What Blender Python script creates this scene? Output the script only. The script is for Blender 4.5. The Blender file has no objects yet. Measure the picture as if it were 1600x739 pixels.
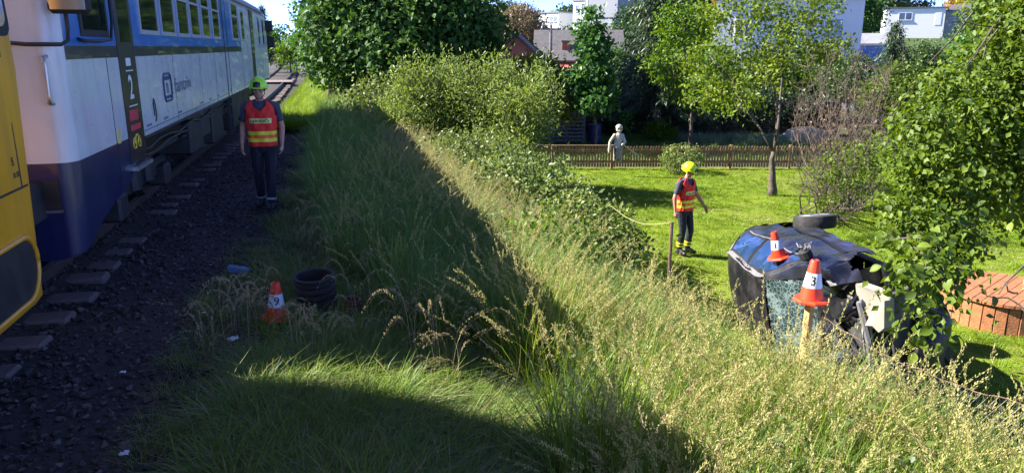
import bpy, bmesh, math, random
import numpy as np
from mathutils import Vector, Matrix, Euler

random.seed(11)
rng = np.random.default_rng(11)
S = bpy.context.scene
COL = S.collection
PI = math.pi

# ------------------------------------------------------------------ camera, sky, sun, exposure
CAM_H = 2.35
FPX = 1150.0
PITCH = math.atan(295.5 / FPX)
YAW = math.atan(280 / FPX * math.cos(PITCH))
cam = bpy.data.cameras.new('camera')
cam.sensor_width = 36.0
cam.lens = 36.0 * FPX / 1600.0
cam.clip_end = 3000
cam.clip_start = 0.05
cam_o = bpy.data.objects.new('camera', cam)
COL.objects.link(cam_o)
cam_o.location = (0, 0, CAM_H)
cam_o.rotation_euler = (PI / 2 - PITCH, 0, -YAW)
S.camera = cam_o

SUN_EL = math.radians(37)
SUN_AZ = math.radians(294)      # clockwise from +Y: the sun stands beyond the train, to the left
world = bpy.data.worlds.new('World')
S.world = world
world.use_nodes = True
wn = world.node_tree.nodes
wl = world.node_tree.links
wn.clear()
sky = wn.new('ShaderNodeTexSky')
sky.sky_type = 'NISHITA'
sky.sun_disc = False
sky.sun_elevation = SUN_EL
sky.sun_rotation = SUN_AZ
sky.air_density = 0.5
sky.altitude = 5000
sky.dust_density = 0.0
sky.ozone_density = 5.0
bg = wn.new('ShaderNodeBackground')
bg.inputs['Strength'].default_value = 0.15
wo = wn.new('ShaderNodeOutputWorld')
tint = wn.new('ShaderNodeMixRGB'); tint.blend_type = 'MULTIPLY'; tint.inputs[0].default_value = 1.0
tint.inputs[2].default_value = (1.06, 0.89, 1.06, 1)
wl.new(sky.outputs[0], tint.inputs[1]); wl.new(tint.outputs[0], bg.inputs[0])
wl.new(bg.outputs[0], wo.inputs[0])

sun = bpy.data.lights.new('sun', 'SUN')
sun.energy = 4.9
sun.angle = math.radians(0.5)
sun.color = (1.0, 0.95, 0.86)
sun_o = bpy.data.objects.new('sun', sun)
COL.objects.link(sun_o)
sdir = Vector((math.sin(SUN_AZ) * math.cos(SUN_EL), math.cos(SUN_AZ) * math.cos(SUN_EL), math.sin(SUN_EL)))
sun_o.rotation_euler = sdir.to_track_quat('Z', 'Y').to_euler()
sun_o.location = (-20, 10, 30)

S.view_settings.view_transform = 'Standard'
S.view_settings.look = 'None'
S.view_settings.exposure = 1.97
S.view_settings.gamma = 1.0
S.view_settings.use_curve_mapping = False
S.cycles.max_bounces = 6
S.cycles.diffuse_bounces = 3
S.cycles.glossy_bounces = 3
S.cycles.transmission_bounces = 4
S.cycles.transparent_max_bounces = 6
S.cycles.caustics_reflective = False
S.cycles.caustics_refractive = False

# ------------------------------------------------------------------ measured camera frame (to look up real positions)
_h = Vector((math.sin(YAW), math.cos(YAW), 0))
_R = Vector((math.cos(YAW), -math.sin(YAW), 0))
_Z = Vector((0, 0, 1))
_f = _h * math.cos(PITCH) - _Z * math.sin(PITCH)
_u = _h * math.sin(PITCH) + _Z * math.cos(PITCH)
_C = Vector((0, 0, CAM_H))
def sight(x, y):
    return _f + _R * ((x - 800) / FPX) - _u * ((y - 369.5) / FPX)
def at_d(x, y, d):
    return _C + sight(x, y) * d
def at_z(x, y, z):
    s = sight(x, y)
    return _C + s * ((z - CAM_H) / s.z)
def at_x(x, y, X):
    s = sight(x, y)
    return _C + s * (X / s.x)

# ------------------------------------------------------------------ terrain
_px = [-400, -30, -9, -6.4, -5.6, -1.3, -0.7, 0.2, 1.0, 2.0, 3.0, 3.6, 4.3, 5.0, 6.0, 400]
_pz = [-0.6, -0.6, -0.5, -0.3, 0, 0, -0.03, -0.10, -0.28, -0.56, -0.82, -0.98, -1.35, -1.66, -1.75, -1.75]
def sstep(a, b, x):
    t = np.clip((x - a) / (b - a), 0, 1)
    return t * t * (3 - 2 * t)
def gz(x, y):
    x = np.asarray(x, float); y = np.asarray(y, float)
    z = np.interp(x, _px, _pz)
    z = z + 0.28 * sstep(6.5, 3.0, y) * sstep(1.6, 3.4, x) * sstep(6.5, 4.2, x)
    far = sstep(22, 34, y) * sstep(9, 4, x) * sstep(0.5, 3, x)
    z = z + far * 1.1
    z = z + 6.5 * sstep(38, 150, y * 0.85 + x * 0.35) * sstep(4, 16, x)
    z = z + 5.0 * sstep(150, 420, y + x * .3) * sstep(-6, 30, x)
    z = z + 0.03 * np.sin(x * 1.7 + 0.4) * np.sin(y * 1.3) * sstep(0, 1.5, x) * sstep(9, 7, x)
    return z
def G(x, y):
    return float(gz(x, y))

# ------------------------------------------------------------------ materials
MATS = {}
def nodes_of(name):
    m = bpy.data.materials.new(name)
    m.use_nodes = True
    nt = m.node_tree
    b = nt.nodes['Principled BSDF']
    MATS[name] = m
    return m, nt, b
def rgba(c):
    return (c[0], c[1], c[2], 1)
def mat(name, col, rough=0.6, var=0.15, scale=8.0, metal=0.0, spec=0.5, bump=0.0, bscale=40, dirt=None, dirt_scale=2.0, dirt_amt=0.5, coat=0.0, streak=None):
    """plain surface with uneven colour, roughness and fine relief"""
    m, nt, b = nodes_of(name)
    N, L = nt.nodes, nt.links
    tc = N.new('ShaderNodeTexCoord')
    nz = N.new('ShaderNodeTexNoise'); nz.inputs['Scale'].default_value = scale; nz.inputs['Detail'].default_value = 6
    L.new(tc.outputs['Object'], nz.inputs['Vector'])
    cr = N.new('ShaderNodeValToRGB')
    cr.color_ramp.elements[0].position = 0.3; cr.color_ramp.elements[1].position = 0.7
    cr.color_ramp.elements[0].color = rgba([c * (1 - var) for c in col])
    cr.color_ramp.elements[1].color = rgba([min(1, c * (1 + var)) for c in col])
    L.new(nz.outputs['Fac'], cr.inputs['Fac'])
    out = cr.outputs['Color']
    if dirt:
        n2 = N.new('ShaderNodeTexNoise'); n2.inputs['Scale'].default_value = dirt_scale; n2.inputs['Detail'].default_value = 8; n2.inputs['Roughness'].default_value = 0.65
        if streak:
            mp = N.new('ShaderNodeMapping'); mp.inputs['Scale'].default_value = streak
            L.new(tc.outputs['Object'], mp.inputs['Vector']); L.new(mp.outputs[0], n2.inputs['Vector'])
        else:
            L.new(tc.outputs['Object'], n2.inputs['Vector'])
        r2 = N.new('ShaderNodeValToRGB'); r2.color_ramp.elements[0].position = 0.45; r2.color_ramp.elements[1].position = 0.75
        L.new(n2.outputs['Fac'], r2.inputs['Fac'])
        mm = N.new('ShaderNodeMath'); mm.operation = 'MULTIPLY'; mm.inputs[1].default_value = dirt_amt
        L.new(r2.outputs['Color'], mm.inputs[0])
        mx = N.new('ShaderNodeMixRGB'); mx.inputs['Color2'].default_value = rgba(dirt)
        L.new(mm.outputs[0], mx.inputs['Fac']); L.new(out, mx.inputs['Color1'])
        out = mx.outputs['Color']
    L.new(out, b.inputs['Base Color'])
    b.inputs['Metallic'].default_value = metal
    b.inputs['Specular IOR Level'].default_value = spec
    b.inputs['Coat Weight'].default_value = coat
    mr = N.new('ShaderNodeMapRange'); mr.inputs['To Min'].default_value = max(0, rough - 0.08); mr.inputs['To Max'].default_value = min(1, rough + 0.1)
    L.new(nz.outputs['Fac'], mr.inputs['Value']); L.new(mr.outputs[0], b.inputs['Roughness'])
    if bump:
        n3 = N.new('ShaderNodeTexNoise'); n3.inputs['Scale'].default_value = bscale; n3.inputs['Detail'].default_value = 5
        L.new(tc.outputs['Object'], n3.inputs['Vector'])
        bp = N.new('ShaderNodeBump'); bp.inputs['Strength'].default_value = bump; bp.inputs['Distance'].default_value = 0.02
        L.new(n3.outputs['Fac'], bp.inputs['Height']); L.new(bp.outputs[0], b.inputs['Normal'])
    return m
def leaf_mat(name, cols, trans=0.35, rough=0.45, spec=0.4, tint=None):
    """leaves: per-leaf colour from a ramp, light passing through"""
    m, nt, b = nodes_of(name)
    N, L = nt.nodes, nt.links
    at = N.new('ShaderNodeAttribute'); at.attribute_name = 'rnd'
    oi = N.new('ShaderNodeObjectInfo')
    ad = N.new('ShaderNodeMath'); ad.operation = 'MULTIPLY_ADD'; ad.inputs[1].default_value = 0.3
    L.new(oi.outputs['Random'], ad.inputs[0])
    ml = N.new('ShaderNodeMath'); ml.operation = 'MULTIPLY'; ml.inputs[1].default_value = 0.7
    L.new(at.outputs['Fac'], ml.inputs[0]); L.new(ml.outputs[0], ad.inputs[2])
    cr = N.new('ShaderNodeValToRGB')
    el = cr.color_ramp.elements
    while len(el) < len(cols): el.new(0.5)
    for i, c in enumerate(cols):
        el[i].position = i / (len(cols) - 1); el[i].color = rgba(c)
    L.new(ad.outputs[0], cr.inputs['Fac'])
    L.new(cr.outputs['Color'], b.inputs['Base Color'])
    b.inputs['Roughness'].default_value = rough
    b.inputs['Specular IOR Level'].default_value = spec
    tr = N.new('ShaderNodeBsdfTranslucent')
    hs = N.new('ShaderNodeHueSaturation'); hs.inputs['Value'].default_value = 1.5; hs.inputs['Saturation'].default_value = 1.1; hs.inputs['Hue'].default_value = 0.485
    L.new(cr.outputs['Color'], hs.inputs['Color']); L.new(hs.outputs[0], tr.inputs['Color'])
    mx = N.new('ShaderNodeMixShader'); mx.inputs[0].default_value = trans
    L.new(b.outputs[0], mx.inputs[1]); L.new(tr.outputs[0], mx.inputs[2])
    L.new(mx.outputs[0], nt.nodes['Material Output'].inputs['Surface'])
    return m

mat('white_paint', (0.60, 0.62, 0.65), 0.28, 0.04, 3, dirt=(0.20, 0.18, 0.17), dirt_scale=2.0, dirt_amt=0.4, coat=0.3, streak=(3, 3, .35), bump=.05, bscale=2)
mat('cab_white', (0.66, 0.66, 0.67), 0.3, 0.04, 3, dirt=(0.24, 0.21, 0.2), dirt_scale=1.6, dirt_amt=0.4, coat=0.2, streak=(3, 3, .4), bump=.06, bscale=2)
mat('blue_paint', (0.012, 0.15, 0.50), 0.3, 0.08, 3, dirt=(0.07, 0.10, 0.16), dirt_amt=0.45, coat=0.3, streak=(3, 3, .4))
mat('navy_paint', (0.012, 0.016, 0.075), 0.3, 0.12, 3, dirt=(0.045, 0.04, 0.05), dirt_amt=0.45, coat=0.3, streak=(3, 3, .5))
mat('dark_stripe', (0.015, 0.02, 0.04), 0.3, 0.1, 3, coat=0.4)
mat('yellow_paint', (0.76, 0.34, 0.014), 0.35, 0.08, 3, dirt=(0.35, 0.19, 0.05), dirt_scale=2.2, dirt_amt=0.5, coat=0.2, streak=(3, 3, .4), bump=.05, bscale=2)
mat('roof_grey', (0.30, 0.30, 0.31), 0.6, 0.12, 3, dirt=(0.1, 0.09, 0.08), dirt_amt=0.5)
mat('black_metal', (0.015, 0.015, 0.017), 0.55, 0.3, 6, dirt=(0.05, 0.04, 0.035), dirt_scale=3, dirt_amt=0.6)
mat('black_rubber', (0.018, 0.018, 0.019), 0.75, 0.2, 10)
mat('black_gloss', (0.014, 0.012, 0.02), 0.35, 0.1, 4, coat=0.1)
mat('train_glass', (0.012, 0.015, 0.014), 0.04, 0.1, 2, spec=0.9)
mat('window_frame', (0.42, 0.43, 0.45), 0.4, 0.08, 8, metal=0.3)
mat('steel', (0.45, 0.44, 0.43), 0.35, 0.12, 12, metal=0.8)
mat('rail_steel', (0.09, 0.07, 0.06), 0.5, 0.3, 6, metal=0.4, dirt=(0.14, 0.07, 0.035), dirt_amt=0.6)
mat('sleeper_concrete', (0.17, 0.13, 0.11), 0.9, 0.2, 6, bump=0.4, bscale=30, dirt=(0.14, 0.11, 0.1), dirt_scale=3, dirt_amt=0.7)
mat('mirror_glass', (0.55, 0.5, 0.42), 0.12, 0.05, 2, metal=0.7)
mat('ink_white', (0.72, 0.72, 0.72), 0.5, 0.05)
mat('ink_grey', (0.13, 0.16, 0.22), 0.5, 0.1)
mat('ink_navy', (0.03, 0.05, 0.13), 0.5, 0.1)
mat('ink_black', (0.012, 0.012, 0.014), 0.6, 0.1)
mat('ink_red', (0.55, 0.03, 0.06), 0.5, 0.1)
mat('ink_yellow', (0.75, 0.55, 0.06), 0.5, 0.1)
mat('cone_orange', (0.85, 0.055, 0.012), 0.5, 0.08, 8, dirt=(0.35, 0.06, 0.03), dirt_scale=7, dirt_amt=0.3)
mat('cone_white', (0.72, 0.74, 0.78), 0.45, 0.05, 8, dirt=(0.4, 0.4, 0.4), dirt_scale=9, dirt_amt=0.3)
mat('helmet_green', (0.42, 0.85, 0.015), 0.32, 0.05, 5, coat=0.3)
mat('helmet_yellow', (0.68, 0.86, 0.01), 0.32, 0.05, 5, coat=0.3)
mat('vest_red', (0.80, 0.03, 0.018), 0.75, 0.15, 8, bump=0.9, bscale=9)
mat('vest_orange', (0.95, 0.16, 0.015), 0.65, 0.06, 10)
mat('band_yellow', (0.82, 0.72, 0.04), 0.5, 0.06, 12)
mat('panel_pale', (0.75, 0.72, 0.25), 0.55, 0.05, 12)
mat('shirt_navy', (0.055, 0.06, 0.085), 0.85, 0.2, 10, bump=0.3)
mat('trouser_navy', (0.012, 0.013, 0.022), 0.85, 0.3, 8, bump=1.0, bscale=10)
mat('boot_black', (0.012, 0.012, 0.012), 0.5, 0.2, 8)
mat('skin', (0.46, 0.22, 0.14), 0.5, 0.12, 14)
mat('hair_dark', (0.03, 0.02, 0.014), 0.6, 0.2)
mat('glove_red', (0.5, 0.03, 0.03), 0.7, 0.15)
mat('silver_band', (0.34, 0.36, 0.38), 0.4, 0.05)
mat('car_paint', (0.007, 0.008, 0.014), 0.24, 0.2, 4, dirt=(0.12, 0.10, 0.08), dirt_scale=2.6, dirt_amt=0.35, coat=0.5, bump=.25, bscale=5)
mat('car_roof', (0.010, 0.010, 0.012), 0.3, 0.2, 5, dirt=(0.13, 0.11, 0.11), dirt_scale=3.0, dirt_amt=0.4, coat=0.3)
mat('car_trim', (0.008, 0.008, 0.009), 0.5, 0.4, 8, bump=0.3, bscale=12)
mat('scraped_metal', (0.22, 0.21, 0.21), 0.5, 0.25, 14, metal=0.3, dirt=(0.03, 0.03, 0.035), dirt_scale=14, dirt_amt=0.9)
mat('car_glass', (0.012, 0.035, 0.10), 0.06, 0.1, 2, spec=1.0, coat=0.5, dirt=(.1, .1, .11), dirt_scale=4, dirt_amt=.25)
mat('tail_red', (0.35, 0.01, 0.012), 0.15, 0.1, coat=0.5)
mat('tyre', (0.02, 0.02, 0.021), 0.8, 0.2, 20, bump=0.2, dirt=(0.12, 0.10, 0.08), dirt_scale=8, dirt_amt=0.5)
mat('plastic_white', (0.36, 0.33, 0.28), 0.45, 0.08, 6, dirt=(0.3, 0.25, 0.2), dirt_scale=5, dirt_amt=0.4)
mat('engine_grey', (0.12, 0.12, 0.12), 0.5, 0.35, 10, metal=0.5, dirt=(0.03, 0.02, 0.02), dirt_amt=0.8)
mat('wood_post', (0.52, 0.30, 0.12), 0.75, 0.2, 20, bump=0.3)
mat('wood_old', (0.11, 0.105, 0.115), 0.9, 0.3, 14, bump=0.4)
mat('wood_fence', (0.27, 0.155, 0.075), 0.8, 0.25, 14, bump=0.3, dirt=(0.07, 0.045, 0.03), dirt_scale=4, dirt_amt=0.5)
mat('wood_well', (0.36, 0.14, 0.055), 0.7, 0.25, 14, bump=0.4, dirt=(0.15, 0.07, 0.035), dirt_scale=5, dirt_amt=0.7)
mat('rust_wire', (0.17, 0.10, 0.075), 0.7, 0.3, 20, metal=0.3)
mat('wire_grey', (0.20, 0.19, 0.18), 0.6, 0.3, 20, metal=0.4)
mat('rope_yellow', (0.38, 0.34, 0.17), 0.8, 0.15)
mat('pipe_black', (0.02, 0.017, 0.018), 0.8, 0.25, 10, dirt=(0.06, 0.045, 0.036), dirt_scale=6, dirt_amt=0.6)
mat('pipe_brown', (0.16, 0.045, 0.035), 0.55, 0.25, 10, dirt=(0.08, 0.065, 0.055), dirt_scale=6, dirt_amt=0.5)
mat('barrel_blue', (0.02, 0.035, 0.12), 0.5, 0.15)
mat('paper', (0.75, 0.75, 0.78), 0.8, 0.05)
mat('house_white', (0.72, 0.71, 0.68), 0.85, 0.05, 2, dirt=(0.5, 0.48, 0.45), dirt_amt=0.3)
mat('house_grey', (0.22, 0.23, 0.25), 0.7, 0.06, 2)
mat('house_pink', (0.62, 0.56, 0.53), 0.85, 0.06, 2)
mat('brick_red', (0.28, 0.09, 0.06), 0.85, 0.25, 10)
mat('roof_slate', (0.085, 0.08, 0.085), 0.8, 0.3, 6, dirt=(0.15, 0.13, 0.12), dirt_amt=0.5)
mat('roof_red', (0.48, 0.12, 0.085), 0.8, 0.2, 6, dirt=(0.3, 0.14, 0.11), dirt_amt=0.5)
mat('house_glass', (0.03, 0.04, 0.06), 0.08, 0.1, 2, spec=0.9)
mat('bark', (0.085, 0.062, 0.048), 0.9, 0.35, 9, bump=0.8, bscale=14)
mat('bark_grey', (0.095, 0.073, 0.057), 0.9, 0.35, 9, bump=0.8, bscale=14)
mat('twig_brown', (0.13, 0.09, 0.068), 0.9, 0.3, 9)
mat('sandstone', (0.42, 0.33, 0.23), 0.9, 0.15, 3, bump=0.5, bscale=8)
mat('canvas_grey', (0.30, 0.275, 0.25), 0.9, 0.5, 9, bump=0.6, dirt=(0.08, 0.07, 0.06), dirt_scale=9, dirt_amt=.8)
mat('canvas_dark', (0.07, 0.055, 0.05), 0.9, 0.2, 14)
mat('canvas_pale', (0.50, 0.48, 0.50), 0.9, 0.2, 12, bump=0.6, dirt=(0.2, 0.18, 0.16), dirt_scale=7, dirt_amt=.6)
mat('straw', (0.52, 0.44, 0.32), 0.9, 0.2, 14)

leaf_mat('leaf_linden', [(0.02, 0.055, 0.014), (0.045, 0.105, 0.02), (0.10, 0.175, 0.03)], 0.25, rough=.6, spec=.2)
leaf_mat('leaf_willow', [(0.08, 0.135, 0.026), (0.15, 0.215, 0.042), (0.24, 0.30, 0.07)], 0.35)
leaf_mat('leaf_lime', [(0.10, 0.13, 0.015), (0.16, 0.19, 0.018), (0.26, 0.24, 0.02)], 0.35)
leaf_mat('leaf_hedge', [(0.014, 0.032, 0.010), (0.026, 0.058, 0.015), (0.055, 0.10, 0.02)], 0.15)
leaf_mat('leaf_fresh', [(0.03, 0.09, 0.018), (0.055, 0.145, 0.025), (0.10, 0.21, 0.035)], 0.35)
leaf_mat('leaf_apple', [(0.045, 0.085, 0.012), (0.10, 0.16, 0.016), (0.19, 0.25, 0.028)], 0.35, rough=0.52, spec=0.28)
leaf_mat('leaf_bright', [(0.045, 0.10, 0.012), (0.09, 0.17, 0.014), (0.17, 0.25, 0.022)], 0.35, rough=0.52, spec=.28)
leaf_mat('leaf_bramble', [(0.05, 0.085, 0.022), (0.11, 0.165, 0.034), (0.21, 0.245, 0.065)], 0.3, rough=0.5)
leaf_mat('leaf_brown', [(0.12, 0.09, 0.045), (0.17, 0.13, 0.065), (0.16, 0.17, 0.06)], 0.3)
leaf_mat('leaf_spruce', [(0.018, 0.042, 0.018), (0.035, 0.07, 0.026), (0.07, 0.115, 0.035)], 0.1)
leaf_mat('leaf_far', [(0.02, 0.05, 0.016), (0.045, 0.09, 0.022), (0.09, 0.14, 0.035)], 0.25)
leaf_mat('leaf_gold', [(0.30, 0.20, 0.03), (0.40, 0.25, 0.03), (0.45, 0.3, 0.05)], 0.3)
leaf_mat('grass_green', [(0.07, 0.14, 0.038), (0.135, 0.235, 0.052), (0.225, 0.32, 0.075)], 0.35, rough=0.5, spec=0.3)
leaf_mat('grass_yellow', [(0.10, 0.175, 0.02), (0.18, 0.265, 0.032), (0.29, 0.34, 0.06)], 0.35, rough=0.55, spec=0.25)
leaf_mat('seed_pale', [(0.26, 0.25, 0.075), (0.38, 0.35, 0.13), (0.52, 0.46, 0.22)], 0.3, rough=0.7, spec=0.2)
leaf_mat('seed_pink', [(0.24, 0.19, 0.10), (0.34, 0.28, 0.15), (0.44, 0.37, 0.21)], 0.3, rough=0.7, spec=0.2)
leaf_mat('straw_pale', [(0.26, 0.21, 0.10), (0.36, 0.30, 0.155), (0.47, 0.40, 0.23)], 0.2, rough=0.7, spec=0.2)
leaf_mat('lawn_grass', [(0.095, 0.18, 0.008), (0.165, 0.275, 0.011), (0.27, 0.37, 0.024)], 0.35, rough=0.5, spec=0.25)
leaf_mat('bed_plants', [(0.10, 0.16, 0.09), (0.16, 0.23, 0.13), (0.24, 0.31, 0.18)], 0.3)
def stone_mat():
    m, nt, b = nodes_of('ballast_stone')
    N, L = nt.nodes, nt.links
    oi = N.new('ShaderNodeObjectInfo')
    cr = N.new('ShaderNodeValToRGB')
    el = cr.color_ramp.elements
    cols = [(0.022, 0.017, 0.014), (0.046, 0.036, 0.031), (0.075, 0.053, 0.043), (0.13, 0.11, 0.10)]
    while len(el) < 4: el.new(0.5)
    for i, c in enumerate(cols): el[i].position = i / 3; el[i].color = rgba(c)
    L.new(oi.outputs['Random'], cr.inputs['Fac']); L.new(cr.outputs[0], b.inputs['Base Color'])
    b.inputs['Roughness'].default_value = 0.85
stone_mat()

# ------------------------------------------------------------------ mesh building
def link(o, parent=None):
    COL.objects.link(o)
    if parent is not None: o.parent = parent
    return o
def tag(o, label, cat, group=None, kind=None):
    if label: o['label'] = label
    if cat: o['category'] = cat
    if group: o['group'] = group
    if kind: o['kind'] = kind
    return o
def thing(name, label, cat, loc=(0, 0, 0), group=None, rot=(0, 0, 0)):
    o = bpy.data.objects.new(name, None)
    o.empty_display_size = 0.2
    o.location = loc; o.rotation_euler = rot
    link(o)
    return tag(o, label, cat, group)
def struct(o, kind='structure'):
    o['kind'] = kind
    return o
class MB:
    def __init__(s):
        s.v = []; s.f = []; s.m = []
    def add(s, vs, fs, m=0):
        o = len(s.v)
        s.v += [tuple(p) for p in vs]
        for f in fs:
            s.f.append(tuple(i + o for i in f)); s.m.append(m)
        return s
    def box(s, c, size, m=0, rot=None, bev=0.0):
        hx, hy, hz = [k / 2 for k in size]
        if bev > 0:
            b = min(bev, hx * .9, hy * .9, hz * .9)
            vs = []
            for sx in (-1, 1):
                for sy in (-1, 1):
                    for sz in (-1, 1):
                        vs.append(Vector((sx * (hx - b), sy * (hy - b), sz * hz)))
                        vs.append(Vector((sx * (hx - b), sy * hy, sz * (hz - b))))
                        vs.append(Vector((sx * hx, sy * (hy - b), sz * (hz - b))))
            return s.hull([(rot @ p if rot else p) + Vector(c) for p in vs], m)
        vs = [Vector((x, y, z)) for x in (-hx, hx) for y in (-hy, hy) for z in (-hz, hz)]
        vs = [(rot @ p if rot else p) + Vector(c) for p in vs]
        return s.add(vs, [(0, 1, 3, 2), (4, 6, 7, 5), (0, 4, 5, 1), (2, 3, 7, 6), (0, 2, 6, 4), (1, 5, 7, 3)], m)
    def b2(s, lo, hi, m=0, bev=0.0):
        return s.box([(a + b) / 2 for a, b in zip(lo, hi)], [abs(b - a) for a, b in zip(lo, hi)], m, None, bev)
    def hull(s, pts, m=0):
        bm = bmesh.new()
        for p in pts: bm.verts.new(p)
        r = bmesh.ops.convex_hull(bm, input=bm.verts)
        bmesh.ops.delete(bm, geom=[e for e in r['geom_interior'] if isinstance(e, bmesh.types.BMVert)], context='VERTS')
        bm.verts.index_update()
        s.add([v.co.copy() for v in bm.verts], [[v.index for v in f.verts] for f in bm.faces], m)
        bm.free()
        return s
    def tube(s, pts, rad, n=6, m=0, cap=True):
        pts = [Vector(p) for p in pts]
        if not hasattr(rad, '__len__'): rad = [rad] * len(pts)
        rings = []
        ref = Vector((0.31, 0.17, 0.93))
        for i, p in enumerate(pts):
            a = pts[max(0, i - 1)]; b = pts[min(len(pts) - 1, i + 1)]
            t = (b - a)
            t = t.normalized() if t.length > 1e-9 else Vector((0, 0, 1))
            u = t.cross(ref)
            if u.length < 1e-3: u = t.cross(Vector((1, 0, 0)))
            u.normalize(); w = t.cross(u)
            rings.append([p + (u * math.cos(2 * PI * k / n) + w * math.sin(2 * PI * k / n)) * rad[i] for k in range(n)])
        vs = [q for r in rings for q in r]
        fs = []
        for i in range(len(pts) - 1):
            for k in range(n):
                a = i * n + k; b = i * n + (k + 1) % n
                fs.append((a, b, b + n, a + n))
        if cap:
            fs.append(tuple(range(n - 1, -1, -1))); fs.append(tuple((len(pts) - 1) * n + k for k in range(n)))
        return s.add(vs, fs, m)
    def lathe(s, prof, n=24, m=0, origin=(0, 0, 0), M=None, cap=True):
        vs = []
        for r, z in prof:
            for k in range(n):
                a = 2 * PI * k / n
                p = Vector((r * math.cos(a), r * math.sin(a), z))
                if M: p = M @ p
                vs.append(p + Vector(origin))
        fs = []
        for i in range(len(prof) - 1):
            for k in range(n):
                a = i * n + k; b = i * n + (k + 1) % n
                fs.append((a, b, b + n, a + n))
        if cap:
            fs.append(tuple(range(n - 1, -1, -1))); fs.append(tuple((len(prof) - 1) * n + k for k in range(n)))
        return s.add(vs, fs, m)
    def grid(s, P, m=0):
        """P[i][j] points"""
        nj = len(P[0])
        vs = [p for r in P for p in r]
        fs = []
        for i in range(len(P) - 1):
            for j in range(nj - 1):
                a = i * nj + j
                fs.append((a, a + 1, a + nj + 1, a + nj))
        return s.add(vs, fs, m)
    def mesh(s, name, mats, smooth=False, M=None):
        me = bpy.data.meshes.new(name)
        vs = s.v if M is None else [M @ Vector(p) for p in s.v]
        me.from_pydata([tuple(p) for p in vs], [], s.f)
        if not isinstance(mats, (list, tuple)): mats = [mats]
        for k in mats: me.materials.append(MATS[k])
        me.polygons.foreach_set('material_index', np.array(s.m, dtype=np.int32))
        if smooth: me.polygons.foreach_set('use_smooth', np.ones(len(s.f), dtype=bool))
        me.update()
        return me
    def build(s, name, mats, parent=None, smooth=False, loc=None, fix=True, M=None):
        me = s.mesh(name, mats, smooth, M)
        if fix:
            bm = bmesh.new(); bm.from_mesh(me)
            bmesh.ops.recalc_face_normals(bm, faces=bm.faces)
            bm.to_mesh(me); bm.free()
        if smooth == 'auto':
            pass
        o = bpy.data.objects.new(name, me)
        if loc is not None: o.location = loc
        return link(o, parent)
def auto_smooth(o, ang=35):
    me = o.data
    me.polygons.foreach_set('use_smooth', np.ones(len(me.polygons), dtype=bool))
    me.set_sharp_from_angle(angle=math.radians(ang))
    return o
def share(o, me_src=None, parent=None, loc=None, rot=None, scale=None, name=None):
    c = bpy.data.objects.new(name or o.name.split('.')[0], me_src or o.data)
    if loc is not None: c.location = loc
    if rot is not None: c.rotation_euler = rot
    if scale is not None: c.scale = scale
    return link(c, parent)
def text_pts(body, size, align='CENTER'):
    """flat lettering as verts (x right, y up) and faces"""
    cu = bpy.data.curves.new('lettering', 'FONT')
    cu.body = body; cu.size = size; cu.align_x = align; cu.align_y = 'CENTER'
    cu.resolution_u = 3
    cu.offset = size * 0.018
    o = bpy.data.objects.new('lettering', cu)
    COL.objects.link(o)
    dg = bpy.context.evaluated_depsgraph_get()
    me = bpy.data.meshes.new_from_object(o.evaluated_get(dg))
    vs = [v.co.copy() for v in me.vertices]; fs = [tuple(p.vertices) for p in me.polygons]
    bpy.data.objects.remove(o); bpy.data.curves.remove(cu); bpy.data.meshes.remove(me)
    return vs, fs
TXT = {k: text_pts(k[0], k[1]) for k in [('HASIČI', 0.062), ('9', 0.1), ('1', 0.1), ('3', 0.1), ('2', 0.34), ('fantzin', 0.26), ('5', 0.075), ('n', 0.26), ('B 50', 0.05)]}

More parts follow.
